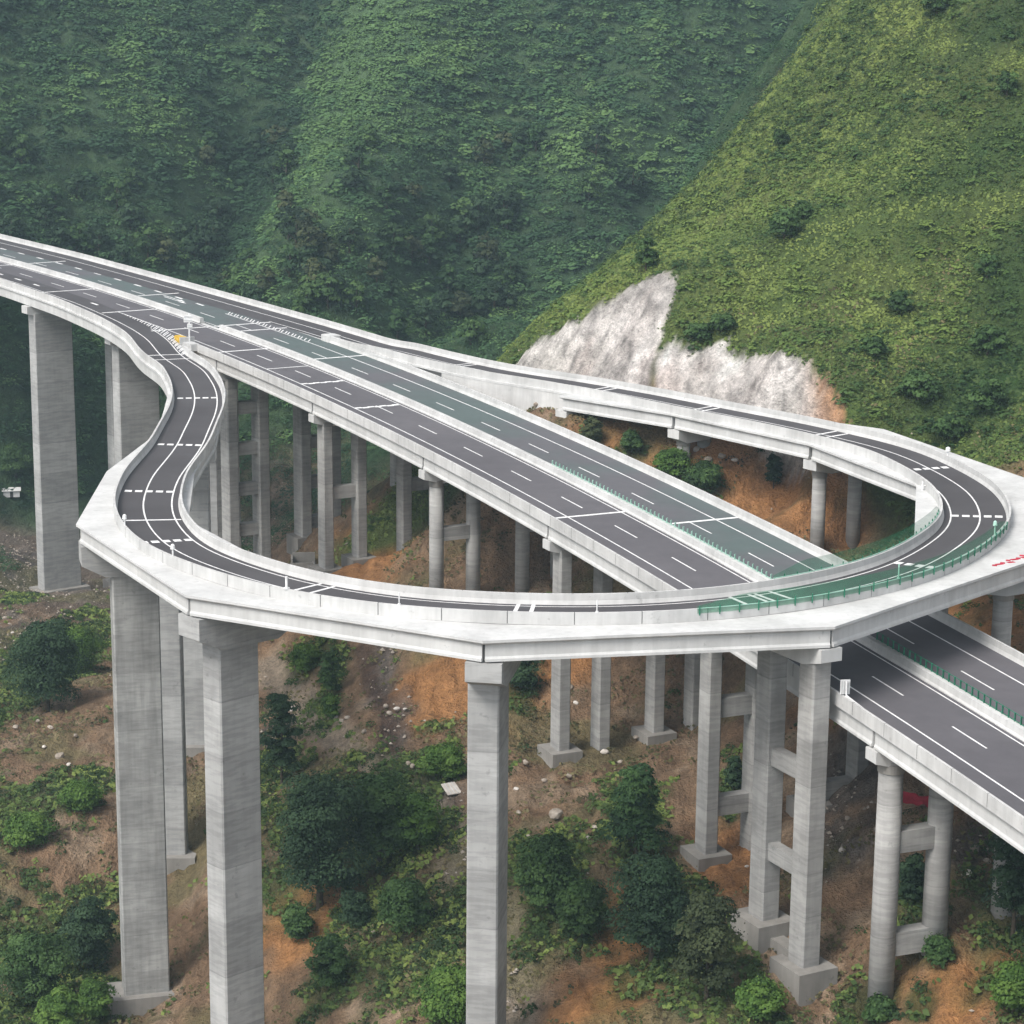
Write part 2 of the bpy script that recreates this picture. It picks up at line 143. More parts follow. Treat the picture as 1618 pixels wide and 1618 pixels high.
TP = [[-36.1,389.3,-94.1],[-31.3,392.2,-93.3],[-47.8,382.3,-111.3],[-42.8,385.3,-106.4],[-28.9,349.5,-90.9],[-23.9,352.3,-90.0],[-17.0,356.1,-91.2],[-12.1,358.8,-89.4],[-10.6,314.7,-86.7],[-5.4,317.4,-86.4],[1.5,320.9,-85.6],[6.5,323.4,-83.7],[6.4,279.8,-96.3],[11.5,282.2,-95.9],[19.0,285.6,-95.6],[23.5,287.7,-94.4],[22.0,244.3,-96.0],[27.3,246.5,-95.4],[34.5,249.6,-91.5],[39.5,251.7,-88.8],[36.2,209.2,-97.6],[41.6,211.3,-91.2],[49.2,214.3,-89.6],[-43.8,255.0,-119.9],[-44.1,281.0,-114.2],[-47.0,306.0,-108.0],[-91.4,447.0,-121.2],[-81.8,440.0,-118.0],[30.4,214.0,-96.8],[27.0,218.0,-94.8],[-1.9,209.0,-105.2],[-29.6,228.0,-116.5],[-56.9,240.0,-115.0],[-59.2,290.0,-109.9],[-72.3,312.0,-108.8],[-79.5,345.0,-110.0],[-83.8,395.0,-114.1],[-102.6,450.0,-116.9],[-114.6,505.0,-116.5],[-35.4,330.0,-100.9],[-18.5,314.0,-93.1],[-8.2,271.0,-98.1],[-15.1,255.0,-104.2],[-23.7,250.0,-108.5],[-0.1,218.0,-103.9],[-13.5,226.0,-107.9],[-30.6,275.0,-104.0],[13.0,225.0,-98.7],[14.2,252.0,-94.9],[18.3,208.0,-99.0],[47.3,196.0,-93.0],[50.9,214.0,-89.5],[3.3,247.0,-96.9],[51.5,262.0,-74.7],[58.9,256.0,-72.9],[54.9,243.0,-73.5],[41.9,307.0,-76.0],[47.9,311.0,-76.8],[51.0,292.0,-71.5],[36.0,311.0,-74.0],[40.0,316.0,-70.0],[49.0,300.0,-75.0],[46.0,300.0,-76.0],[54.0,284.0,-76.0],[39.7,322.0,-72.4],[31.0,325.0,-71.7],[17.8,336.0,-67.6],[7.1,338.0,-66.8],[25.3,329.0,-67.9],[0.9,352.0,-66.0],[11.0,358.0,-62.8],[30.0,337.5,-62.8],[47.0,319.0,-62.8],[58.5,303.0,-65.0],[4.5,366.0,-62.2],[24.4,360.0,-45.3],[13.4,366.0,-51.4],[4.0,371.0,-59.4],[34.2,345.0,-55.1],[39.7,335.0,-54.1],[46.0,326.0,-56.7],[22.6,352.0,-52.5],[57.8,363.0,-31.9],[83.0,388.0,-3.1],[79.2,365.0,-22.1],[74.5,338.0,-40.6],[69.5,309.0,-60.3],[62.2,326.0,-55.5],[55.1,340.0,-50.4],[61.1,455.0,-3.9],[44.9,432.0,-23.2],[32.4,417.0,-35.8],[20.7,405.0,-45.0],[9.5,394.0,-53.4],[0.9,384.0,-59.6],[54.3,398.0,-24.4],[40.2,381.0,-38.8],[67.7,398.0,-11.6],[29.2,372.0,-43.1],[71.4,480.0,14.5],[52.1,466.0,-15.9],[39.1,485.0,-39.9],[21.1,530.0,-70.0],[35.9,443.0,-35.2],[22.9,462.0,-59.2],[4.9,507.0,-70.0],[23.4,428.0,-47.8],[10.4,447.0,-71.8],[-7.6,492.0,-80.8],[11.7,416.0,-57.0],[-1.3,435.0,-81.0],[-19.3,480.0,-90.0],[0.5,405.0,-65.4],[-12.5,424.0,-89.4],[-30.5,469.0,-98.4],[-8.1,395.0,-71.6],[-21.1,414.0,-95.6],[-39.1,459.0,-104.6],[-20.0,425.0,-104.0],[-50.0,480.0,-116.0],[-100.0,500.0,-118.0],[30.0,500.0,-100.0],[90.0,540.0,-80.0],[-35.0,395.0,-100.0],[-150.0,400.0,-116.0],[-150.0,300.0,-112.0],[-120.0,240.0,-120.0],[120.0,240.0,-62.0],[120.0,300.0,-30.0],[130.0,380.0,8.0],[120.0,460.0,30.0],[90.0,180.0,-80.0],[0.0,160.0,-112.0],[-90.0,160.0,-128.0],[70.0,130.0,-95.0],[-160.0,520.0,-118.0],[0.0,60.0,-130.0],[-100.0,60.0,-140.0],[100.0,60.0,-110.0]]
RUMBLE = [[53.9,288.1],[53.8,260.8],[43.4,236.2],[-47.3,339.0],[-44.1,302.5],[-44.0,272.1],[-37.8,245.9]]
JOINTMARKS = [[44.4,311.8,2.2],[28.7,330.8,1.6],[13.6,346.9,1.6],[-7.3,371.0,1.6],[-41.7,256.8,0],[-56.5,379.8,4.5],[-20.1,225.4,2.0],[0.8,217.6,1.6],[23.7,220.8,2.4],[26.7,222.5,2.0]]
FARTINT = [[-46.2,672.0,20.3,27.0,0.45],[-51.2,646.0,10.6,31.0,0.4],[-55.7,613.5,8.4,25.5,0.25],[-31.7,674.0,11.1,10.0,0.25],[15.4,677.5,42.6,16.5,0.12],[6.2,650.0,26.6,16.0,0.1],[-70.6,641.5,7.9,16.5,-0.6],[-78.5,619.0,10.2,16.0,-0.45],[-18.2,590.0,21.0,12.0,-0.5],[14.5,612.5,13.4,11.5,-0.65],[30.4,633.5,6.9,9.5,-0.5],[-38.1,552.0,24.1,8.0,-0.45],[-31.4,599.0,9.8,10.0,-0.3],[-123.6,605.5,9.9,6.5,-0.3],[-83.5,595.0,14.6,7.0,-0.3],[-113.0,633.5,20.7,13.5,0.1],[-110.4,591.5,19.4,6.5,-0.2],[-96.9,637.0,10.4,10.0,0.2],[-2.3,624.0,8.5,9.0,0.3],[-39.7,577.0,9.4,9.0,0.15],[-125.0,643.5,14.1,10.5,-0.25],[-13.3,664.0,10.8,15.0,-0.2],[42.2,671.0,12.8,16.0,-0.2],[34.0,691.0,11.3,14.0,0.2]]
SPURTINT = [[67.1,323.5,9.7,8.5,-0.55],[57.2,322.0,7.9,4.0,-0.4],[72.8,337.5,5.5,9.5,-0.4],[42.5,366.5,6.0,7.5,-0.35],[76.9,387.0,9.5,7.0,-0.5],[73.5,363.5,8.0,7.5,-0.25],[65.2,360.0,5.9,6.0,-0.25],[13.9,369.5,7.0,7.5,0.5],[22.6,495.5,6.2,22.7,0.35],[35.9,389.0,8.6,27.0,0.25],[37.6,353.5,14.5,4.5,0.3],[68.1,408.0,5.6,4.0,0.6],[48.6,327.0,5.3,4.0,-0.2],[60.7,383.5,8.4,12.5,-0.1],[50.5,390.5,6.4,14.5,0.15],[52.4,446.5,7.4,26.1,0.2],[41.3,434.0,5.7,21.1,0.25]]
RUT = [[-21.1,320.0],[-19.8,311.0],[-18.8,304.0],[-16.3,293.0],[-15.0,284.0],[-13.2,277.0],[-8.8,266.0],[-5.1,254.0],[-3.1,243.0]]
TRACK = [[-36.2,333.0],[-30.5,317.0],[-25.5,300.0],[-20.2,286.0],[-13.2,277.0],[-8.0,264.0],[-5.0,249.0],[-0.2,236.0],[0.8,225.0],[1.2,218.0]]
SPURTRACKS = [[[76.6,350.0],[66.5,356.0],[57.2,358.0],[48.1,362.0],[42.1,365.0]],[[41.9,364.0],[46.6,357.0],[50.8,352.0],[57.9,348.0]],[[32.5,349.0],[41.8,347.0],[53.7,344.0]],[[65.1,421.0],[67.9,407.0],[71.7,391.0],[76.3,382.0],[80.8,375.0]]]
HAZE = 0.00018
R4A, R4B, R4H = (26.0, 220.9), (29.4, 214.4), math.radians(118); R4T1, R4T2 = -75.6, -85.6
R3P = (-2.1, 212.6, math.radians(81)); R2P = (-28.6, 226.9, math.radians(44)); R1P = (-43.1, 256.0, math.radians(15.6))
R0P = (-45.2, 284.3, math.radians(2))
POSTS = [(521, 'stubby white reflector post on the left bend, beside the single joint line', .75, .16, .26, 'white'),
 (506, 'stubby white reflector post on the front left curve of the ramp parapet', .75, .16, .26, 'white'),
 (488, 'white post beside the double joint line at front left of the ramp', 1.25, .22, None, 'white'),
 (476, 'slim white post left of the double joint marks at the front of the loop', 1.2, .10, None, 'white'),
 (458, 'slim white post right of the double joint marks at the front of the loop', 1.2, .10, None, 'white'),
 (426, 'pale green post behind the debris net, left of the rumble strip', 1.5, .12, None, 'pale_green'),
 (403, 'pale green round-headed post at the right end of the debris net', 1.1, .14, .24, 'pale_green'),
 (359, 'white round-headed marker on the far parapet of the right-hand bend', .6, .20, .34, 'white')]
TREE_LABELS = [
 'large dark dense tree on the left bank beside the leftmost front pier',
 'bright green bush close to the right of the dark tree on the left bank',
 'largest dark tree, broad crown between the second front pier and the slim one',
 'leafy mid green tree crown overlapping the right flank of the largest dark tree',
 'bright low bush right of the leafy tree, beside the grey gully',
 'tall dark tree just right of the second front pier, half hidden by it',
 'pointed deep green tree standing upright below the middle of the loop',
 'very dark spreading tree directly below the pointed tree',
 'mid green bushy tree left of the pointed tree, near the slim front pier',
 'mid green bush below the bushy tree, above the orange bank',
 'olive brown tall tree left of the double column frame footing',
 'small bright green bush high on the slope under the front of the deck',
 'narrow leafy bush strip below the small bright bush, left of the dirt track',
 'smaller leafy bush at the lower end of the narrow bush strip',
 'rounded yellow-green bush left of the slim front pier, above the pale sheet',
 'leafy bush on top of the orange bank right of the second pier',
 'mid green bush at the bottom, below the orange bank',
 'bright green bush at the bottom edge left of the slim front pier',
 'leafy bush on the lower slope between the gully and the bottom edge',
 'leafy green tree in the bottom left corner region',
 'dark bush at bottom left, right beside the leftmost front pier base',
 'bright green bush at bottom left against the foot of the leftmost front pier',
 'bright low bush on the left bank, left border, under the stony slide',
 'bright low bush beside the leftmost front pier, under the stony slide',
 'small dark bush squeezed between the two right-centre square columns',
 'dark bush seen between the two round columns at lower right',
 'tall dark tree in the shade right of the round columns at the right border',
 'bright green bush in the bottom right corner',
 'small leafy bush on the edge of the orange bank at lower right',
 'bright green bush at the bottom below the double column footing',
 'small leafy bush at the bottom left of the round column foot',
 'olive bush topmost of the row beside the far carriageway parapet',
 'small leafy bush second of the row below the olive bush beside the far parapet',
 'bright green bush in the middle of the row below the short ramp pier',
 'leafy bush lowest of the row beside the far carriageway parapet',
 'dark bush clinging to the orange cut bank under the far ramp',
 'dark bush under the deck, right of the slim front pier cap',
 'green bush on the valley floor at the far left edge near the hut',
 'bright green bush at the very bottom left edge',
 'dark round bush under the largest dark tree']
SPUR_LABELS = [
 'wide shrub above the track on the spur', 'green shrub on the spur edge just above the tip of the rock cut', 'small green shrub high on the spur near its skyline',
 'green shrub overhanging the notch of the rock cut', 'green shrub at the lip of the rock cut left of the notch', 'leafy shrub up and right of the wide shrub on the spur',
 'green shrub near the right border in the middle of the spur', 'leafy green shrub on the lower spur right of the rock cut', 'leafy shrub at the right border low on the spur',
 'green shrub close above the right-hand bend of the ramp', 'leafy shrub above the right end of the rock cut', 'green shrub in mid spur right of the rock cut',
 'green shrub right of mid spur, below the track', 'green shrub in the upper right corner below the bright grass strip', 'leafy shrub at the top edge of the spur']
FARWORDS = {0: 'dark rounded tree among scrub low on the far mountainside', 1: 'mid green rounded tree among scrub low on the far mountainside', 3: 'deep green pointed tree among scrub low on the far mountainside', 4: 'olive rounded tree among scrub low on the far mountainside'}
TP = np.array(TP); TW = tps_fit(TP)
RP = np.array(RP)

# ---------------------------------------------------------------- tagging
def tag(o, label=None, cat=None, group=None, kind=None):
    if label: o['label'] = label
    if cat: o['category'] = cat
    if group: o['group'] = group
    if kind: o['kind'] = kind
    return o
def empty(name, loc, label=None, cat=None, group=None):
    o = D.objects.new(name, None); COL.objects.link(o); o.location = loc; o.empty_display_size = 0.5
    return tag(o, label, cat, group)

# ---------------------------------------------------------------- materials
def srgb(r, g, b):
    f = lambda c: (c/255/12.92) if c/255 <= 0.04045 else ((c/255+0.055)/1.055)**2.4
    return (f(r), f(g), f(b), 1)
class NM:
    def __init__(s, name, rough=0.8):
        s.m = D.materials.new(name); s.m.use_nodes = True; s.t = s.m.node_tree; s.b = s.t.nodes['Principled BSDF']
        s.b.inputs['Roughness'].default_value = rough; s.b.inputs['Specular IOR Level'].default_value = 0.25
        s.geo = s.t.nodes.new('ShaderNodeNewGeometry').outputs['Position']
    def n(s, typ, **kw):
        x = s.t.nodes.new(typ)
        for k, v in kw.items(): setattr(x, k, v)
        return x
    def l(s, a, b): s.t.links.new(a, b)
    def scaled(s, sc):
        m = s.n('ShaderNodeMapping'); m.inputs['Scale'].default_value = sc; s.l(s.geo, m.inputs[0]); return m.outputs[0]
    def noise(s, scale, detail=3, rough=.55, vec=None):
        x = s.n('ShaderNodeTexNoise'); x.inputs['Scale'].default_value = scale; x.inputs['Detail'].default_value = detail; x.inputs['Roughness'].default_value = rough
        s.l(vec or s.geo, x.inputs['Vector']); return x.outputs['Fac']
    def ramp(s, f, stops):
        x = s.n('ShaderNodeValToRGB'); e = x.color_ramp.elements
        while len(e) < len(stops): e.new(0.5)
        for i, (p, c) in enumerate(stops): e[i].position = p; e[i].color = c if len(c) == 4 else (*c, 1)
        s.l(f, x.inputs[0]); return x.outputs[0]
    def mix(s, f, a, b, mode='MIX'):
        x = s.n('ShaderNodeMix', data_type='RGBA', blend_type=mode)
        for sock, v in ((x.inputs[0], f), (x.inputs[6], a), (x.inputs[7], b)):
            if isinstance(v, (int, float)): sock.default_value = v
            elif isinstance(v, tuple): sock.default_value = v if len(v) == 4 else (*v, 1)
            else: s.l(v, sock)
        return x.outputs[2]
    def math(s, op, a, b=0.0):
        x = s.n('ShaderNodeMath', operation=op)
        for i, v in enumerate((a, b)):
            if isinstance(v, (int, float)): x.inputs[i].default_value = v
            else: s.l(v, x.inputs[i])
        return x.outputs[0]
    def bump(s, h, strength=.5, dist=.1):
        x = s.n('ShaderNodeBump'); x.inputs['Strength'].default_value = strength; x.inputs['Distance'].default_value = dist
        s.l(h, x.inputs['Height']); s.l(x.outputs[0], s.b.inputs['Normal'])
    def color(s, c):
        if isinstance(c, tuple): s.b.inputs['Base Color'].default_value = c if len(c) == 4 else (*c, 1)
        else: s.l(c, s.b.inputs['Base Color'])
        return s.m
def g(v, t=(1, 1, 1)): return (v*t[0], v*t[1], v*t[2], 1)

def concrete(name, lo, hi, tint=(1, 1, 1), lifts=0.0, streak=.5):
    k = NM(name, .85)
    a = k.noise(.22, 4); b = k.noise(1.0, 4, .6, k.scaled((1.3, 1.3, .12)))
    c = k.ramp(a, [(.3, g(lo, tint)), (.7, g(hi, tint))])
    st = k.ramp(b, [(.3, g(.72)), (.62, g(1.0))])
    c = k.mix(streak, c, st, 'MULTIPLY')
    if lifts:                                    # casting lifts on the tall piers: bands of different pours and joint lines
        z = k.n('ShaderNodeSeparateXYZ'); k.l(k.geo, z.inputs[0])
        zz = k.math('DIVIDE', z.outputs[2], lifts)
        fl = k.math('FLOOR', zz); fr = k.math('FRACT', zz)
        wn = k.n('ShaderNodeTexWhiteNoise', noise_dimensions='1D'); k.l(fl, wn.inputs['W'])
        band = k.ramp(wn.outputs['Value'], [(0, g(.80)), (1, g(1.06))])
        c = k.mix(.8, c, band, 'MULTIPLY')
        line = k.ramp(fr, [(0, g(.62)), (.035, g(1))])
        c = k.mix(.55, c, line, 'MULTIPLY')
        m2 = k.noise(1.0, 3, .6, k.scaled((.35, .35, 2.2)))
        c = k.mix(.5, c, k.ramp(m2, [(.42, g(.68)), (.56, g(1))]), 'MULTIPLY')
    sp_ = k.ramp(k.noise(.9, 4, .65), [(.64, g(1)), (.72, g(.62))]); c = k.mix(.6, c, sp_, 'MULTIPLY')
    k.bump(k.noise(3.0, 4), .25, .05)
    return k.color(c)

M = {}
M['deck'] = concrete('deck_concrete', .47, .62, (1, 1, .99), streak=.4)
M['barrier'] = concrete('barrier_concrete', .44, .60, (1, .995, .98), streak=.5)
M['girder'] = concrete('girder_concrete', .46, .60, (1, 1.0, .985), streak=.45)
M['pier'] = concrete('pier_concrete', .31, .42, (1, .985, .955), lifts=4.5, streak=.5)
M['pier_tall'] = concrete('tall_pier_concrete', .34, .44, (1, 1, .985), lifts=6.0, streak=.35)
M['footing'] = concrete('footing_concrete', .20, .30, (1, .95, .88), streak=.6)

M['pier_stained'] = concrete('stained_pier_concrete', .27, .42, (1, 1, .97), lifts=2.3, streak=.9)
k = NM('asphalt', .85)
c = k.ramp(k.noise(.05, 5, .6), [(.3, (.092, .087, .096)), (.7, (.122, .116, .126))])
c = k.mix(.5, c, k.ramp(k.noise(.5, 5, .7), [(.3, g(.82)), (.7, g(1.1))]), 'MULTIPLY')
k.bump(k.noise(12, 2), .2, .02); M['asphalt'] = k.color(c)
k = NM('asphalt_ramp', .85)
c = k.ramp(k.noise(.07, 5, .6), [(.3, (.058, .054, .058)), (.7, (.080, .076, .081))])
k.bump(k.noise(12, 2), .2, .02); M['asphalt_ramp'] = k.color(c)
k = NM('green_wash', .8)
c = k.ramp(k.noise(.045, 5, .6), [(.40, (.092, .118, .116)), (.60, (.110, .108, .118))])
c = k.mix(.5, c, k.ramp(k.noise(.35, 5, .7), [(.3, g(.85)), (.7, g(1.12))]), 'MULTIPLY'); M['asphalt_green'] = k.color(c)
k = NM('road_paint', .6); M['paint'] = k.color(k.ramp(k.noise(1.5, 4), [(.3, g(.58)), (.6, g(.80))]))
k = NM('yellow_plastic', .5); M['yellow'] = k.color((.62, .40, .05))
k = NM('white_metal', .5); M['white'] = k.color(k.ramp(k.noise(2, 3), [(.3, g(.62)), (.7, g(.78))]))
k = NM('green_metal', .55); M['green_metal'] = k.color(k.ramp(k.noise(2, 3), [(.3, (.015, .12, .07)), (.7, (.03, .20, .12))]))
k = NM('pale_green_metal', .55); M['pale_green'] = k.color(k.ramp(k.noise(.4, 3), [(.3, (.30, .52, .42)), (.7, (.42, .62, .54))]))
k = NM('steel_dark', .6); M['dark'] = k.color(k.ramp(k.noise(2, 3), [(.3, g(.03)), (.7, g(.07))]))
k = NM('red_cloth', .8); M['red'] = k.color(k.ramp(k.noise(1, 3), [(.3, (.30, .012, .03)), (.7, (.50, .03, .06))]))
k = NM('sign_blue', .6); M['blue'] = k.color((.05, .20, .30))
k = NM('sign_grey', .6); M['lettering'] = k.color((.10, .09, .10))
k = NM('sign_maroon', .6); M['maroon'] = k.color((.13, .04, .06))
k = NM('timber', .8); M['timber'] = k.color(k.ramp(k.noise(1.5, 4), [(.3, (.22, .14, .085)), (.7, (.38, .28, .20))]))
k = NM('bark', .9); M['bark'] = k.color(k.ramp(k.noise(3, 4), [(.3, (.035, .028, .02)), (.7, (.09, .07, .05))]))
k = NM('boulder', .9)
k.bump(k.noise(2.5, 4), .6, .2); M['rock'] = k.color(k.ramp(k.noise(.9, 5), [(.3, (.20, .165, .13)), (.7, (.42, .37, .32))]))
k = NM('pale_boulder', .9); M['rock_pale'] = k.color(k.ramp(k.noise(.9, 5), [(.3, (.40, .36, .32)), (.7, (.62, .58, .54))]))
k = NM('roof_sheet', .6); M['roof'] = k.color(k.ramp(k.noise(1.2, 3), [(.3, g(.45)), (.7, g(.6))]))
# green debris netting: a real woven sheet, part of it see-through
k = NM('green_netting', .8)
k.color(k.ramp(k.noise(.8, 4), [(.3, (.008, .19, .09)), (.7, (.02, .30, .15))]))
tr = k.n('ShaderNodeBsdfTransparent'); mx = k.n('ShaderNodeMixShader'); mx.inputs[0].default_value = .42
k.l(tr.outputs[0], mx.inputs[1]); k.l(k.b.outputs[0], mx.inputs[2]); k.l(mx.outputs[0], k.t.nodes['Material Output'].inputs[0]); M['net'] = k.m

# ground: colour painted per vertex (soil, rock, grass), fine detail from noise
k = NM('hillside_ground', .95)
at = k.n('ShaderNodeAttribute', attribute_name='ground_colour')
n1 = k.noise(.55, 6, .7); n2 = k.noise(2.6, 4, .6); n3 = k.noise(1.0, 4, .6, k.scaled((.5, .12, .5)))
c = k.mix(.85, at.outputs['Color'], k.ramp(n1, [(.28, g(.55)), (.5, g(.95)), (.75, g(1.35))]), 'MULTIPLY')
c = k.mix(.7, c, k.ramp(n2, [(.3, g(.65)), (.7, g(1.3))]), 'MULTIPLY')
c = k.mix(.6, c, k.ramp(n3, [(.35, g(.6)), (.6, g(1.15))]), 'MULTIPLY')
n4 = k.noise(7.0, 3, .6); c = k.mix(.5, c, k.ramp(n4, [(.35, g(.72)), (.65, g(1.2))]), 'MULTIPLY')
h = k.math('ADD', k.math('MULTIPLY', n1, 1.0), k.math('MULTIPLY', n2, .5)); h = k.math('ADD', h, n3)
k.bump(h, 1.0, 1.5); M['ground'] = k.color(c)

def foliage(name, dark, mid, light, patch=.06):
    k = NM(name, .75)
    at = k.n('ShaderNodeAttribute', attribute_name='leaf_tint')
    f = k.math('ADD', k.math('MULTIPLY', at.outputs['Fac'], .65), k.math('MULTIPLY', k.noise(patch, 3), .55))
    k.color(k.ramp(f, [(.22, dark), (.55, mid), (.95, light)]))
    tl = k.n('ShaderNodeBsdfTranslucent'); mx = k.n('ShaderNodeMixShader'); mx.inputs[0].default_value = .22
    src = k.b.inputs['Base Color'].links[0].from_socket
    k.l(src, tl.inputs[0]); k.l(k.b.outputs[0], mx.inputs[1]); k.l(tl.outputs[0], mx.inputs[2]); k.l(mx.outputs[0], k.t.nodes['Material Output'].inputs[0])
    return k.m
M['leaf0'] = foliage('dark_leaves', (.010, .024, .012), (.022, .050, .022), (.045, .085, .038))
M['leaf1'] = foliage('green_leaves', (.016, .036, .012), (.040, .085, .024), (.085, .15, .045))
M['leaf2'] = foliage('bright_leaves', (.022, .050, .012), (.060, .125, .022), (.12, .20, .04))
M['leaf3'] = foliage('deep_green_leaves', (.010, .026, .012), (.025, .062, .022), (.06, .12, .035))
M['leaf4'] = foliage('olive_leaves', (.018, .026, .012), (.042, .058, .024), (.085, .10, .04))
M['cover_far'] = foliage('far_forest_leaves', (.018, .048, .024), (.056, .122, .048), (.125, .215, .068), .016)
M['cover_spur'] = foliage('spur_scrub_leaves', (.022, .056, .018), (.070, .125, .032), (.150, .215, .048), .03)
M['cover_near'] = foliage('undergrowth_leaves', (.016, .034, .012), (.038, .072, .020), (.075, .115, .032), .08)
M['dry'] = foliage('dry_weeds', (.05, .045, .022), (.10, .095, .04), (.19, .16, .08), .09)
M['grass'] = foliage('dry_grass_blades', (.045, .080, .022), (.105, .150, .038), (.19, .240, .06), .05)

# ---------------------------------------------------------------- mesh helpers
def mesh(name, V, Fc, mat, parent=None, smooth=False, attr=None):
    me = D.meshes.new(name); me.from_pydata([tuple(map(float, v)) for v in V], [], [tuple(map(int, f)) for f in Fc]); me.update()
    me.materials.append(M[mat] if isinstance(mat, str) else mat)
    if smooth: me.polygons.foreach_set('use_smooth', [True]*len(me.polygons))
    o = D.objects.new(name, me); COL.objects.link(o)
    if parent is not None:
        o.parent = parent; o.matrix_parent_inverse = Matrix.Translation(-parent.location) if parent.type == 'EMPTY' and parent.parent is None else parent.matrix_world.inverted()
    return o
class MB:
    def __init__(s): s.V = []; s.F = []
    def add(s, V, Fc):
        n = len(s.V); s.V += [tuple(map(float, v)) for v in V]; s.F += [tuple(i+n for i in f) for f in Fc]
    def sweep(s, rings, closed_profile=True, caps=True):
        """rings: list of lists of points (same length)"""
        m = len(rings[0]); V = [p for r in rings for p in r]; Fc = []
        for i in range(len(rings)-1):
            for j in range(m if closed_profile else m-1):
                a = i*m+j; b = i*m+(j+1) % m; Fc.append((a, b, b+m, a+m))
        if caps and closed_profile: Fc.append(tuple(range(m))[::-1]); Fc.append(tuple((len(rings)-1)*m+j for j in range(m)))
        s.add(V, Fc)
    def box(s, c, size, h=0.0, taper=1.0):
        """c: centre of the bottom; size: along, across, height; h heading"""
        ca, sa = math.cos(h), math.sin(h); V = []
        for zz, tp in ((0, 1.0), (size[2], taper)):
            for a, b in ((-1, -1), (1, -1), (1, 1), (-1, 1)):
                x, y = a*size[0]/2*tp, b*size[1]/2*tp
                V.append((c[0]+x*ca-y*sa, c[1]+x*sa+y*ca, c[2]+zz))
        s.add(V, [(3, 2, 1, 0), (4, 5, 6, 7), (0, 1, 5, 4), (1, 2, 6, 5), (2, 3, 7, 6), (3, 0, 4, 7)])
    def cbox(s, c, size, h=0.0, ch=.15, taper=1.0):
        """column with chamfered corners"""
        ca, sa = math.cos(h), math.sin(h); V = []; a, b = size[0]/2, size[1]/2
        pts = [(-a+ch, -b), (a-ch, -b), (a, -b+ch), (a, b-ch), (a-ch, b), (-a+ch, b), (-a, b-ch), (-a, -b+ch)]
        R = []
        for zz, tp in ((0, 1/taper), (size[2], 1.0)):
            R.append([(c[0]+x*tp*ca-y*tp*sa, c[1]+x*tp*sa+y*tp*ca, c[2]+zz) for x, y in pts])
        s.sweep(R)
    def cyl(s, c, r, h, n=20, r2=None):
        r2 = r if r2 is None else r2
        s.sweep([[(c[0]+rr*math.cos(2*PI*i/n), c[1]+rr*math.sin(2*PI*i/n), c[2]+z) for i in range(n)] for rr, z in ((r, 0), (r2, h))])
    def bar(s, p, q, w, hh=None):
        """box beam from p to q, w wide, hh high"""
        p, q = Vector(p), Vector(q); hh = hh or w; d = (q-p).normalized(); sd_ = d.cross(Vector((0, 0, 1)))
        if sd_.length < 1e-4: sd_ = Vector((1, 0, 0))
        sd_.normalize(); up = sd_.cross(d).normalized()
        s.sweep([[pt+sd_*a*w/2+up*b*hh/2 for a, b in ((-1, -1), (1, -1), (1, 1), (-1, 1))] for pt in (p, q)])
    def build(s, name, mat, parent=None, smooth=False): return mesh(name, s.V, s.F, mat, parent, smooth)
PI = math.pi
def gz(x, y, detail=True): return float(ground_z(np.array([x]), np.array([y]), detail)[0])

# ---------------------------------------------------------------- ground
def tint_at(E, x, y):
    t = np.zeros(x.shape)
    for cx, cy, rx, ry, a in E: t = t+a*np.exp(-(((x-cx)/(rx*.9))**2+((y-cy)/(ry*.9))**2))
    return t
def in_ell(E, x, y, soft=.25, wob=.25):
    m = np.zeros(np.shape(x))
    for cx, cy, rx, ry in E:
        n = fbm(x/4.0+cx, y/5.0, 3, 77)*wob*1.6
        d = np.sqrt(((x-cx)/max(rx, .5))**2+((y-cy)/max(ry, .5))**2)+n
        m = np.maximum(m, 1-sstep(1-soft, 1+soft, d))
    return m
CUT = np.array([(4.5, 366), (11, 357), (30, 337.5), (47, 318), (56, 306)])
def cut_coords(x, y):
    """distance up the slope from the foot of the rock cut, and position along it"""
    fx = np.interp(x, CUT[:, 0], CUT[:, 0]); fy = np.interp(x, CUT[:, 0], CUT[:, 1])
    return y-fy, x
def rock_mask(x, y):
    d, u = cut_coords(x, y)
    e = fbm(x/2.2, y/2.2, 3, 91)*1.5
    peak = np.interp(u, [-4, 2, 6, 9.5, 13.4, 17.4, 20.8, 24, 25.5, 27], [11, 9, 8.6, 9.8, 12.5, 15.5, 18, 18.8, 17, 10])
    low = np.interp(u, [22, 25.8, 32, 37, 40, 43, 45.3, 46.6, 48], [5.0, 6.5, 12, 12, 10, 9.3, 8, 4.5, 0])
    mp = (1-sstep(-.35, .35, d-peak+e))*(1-sstep(-.3, .3, u-22.6-(d-6)*.26+e*.5)); ml = (1-sstep(-.35, .35, d-low+e))*sstep(21, 22, u)
    return sstep(-3.2, -1.8, d)*np.maximum(mp, ml)*sstep(-7, -4, u)*(1-sstep(47, 49, u))
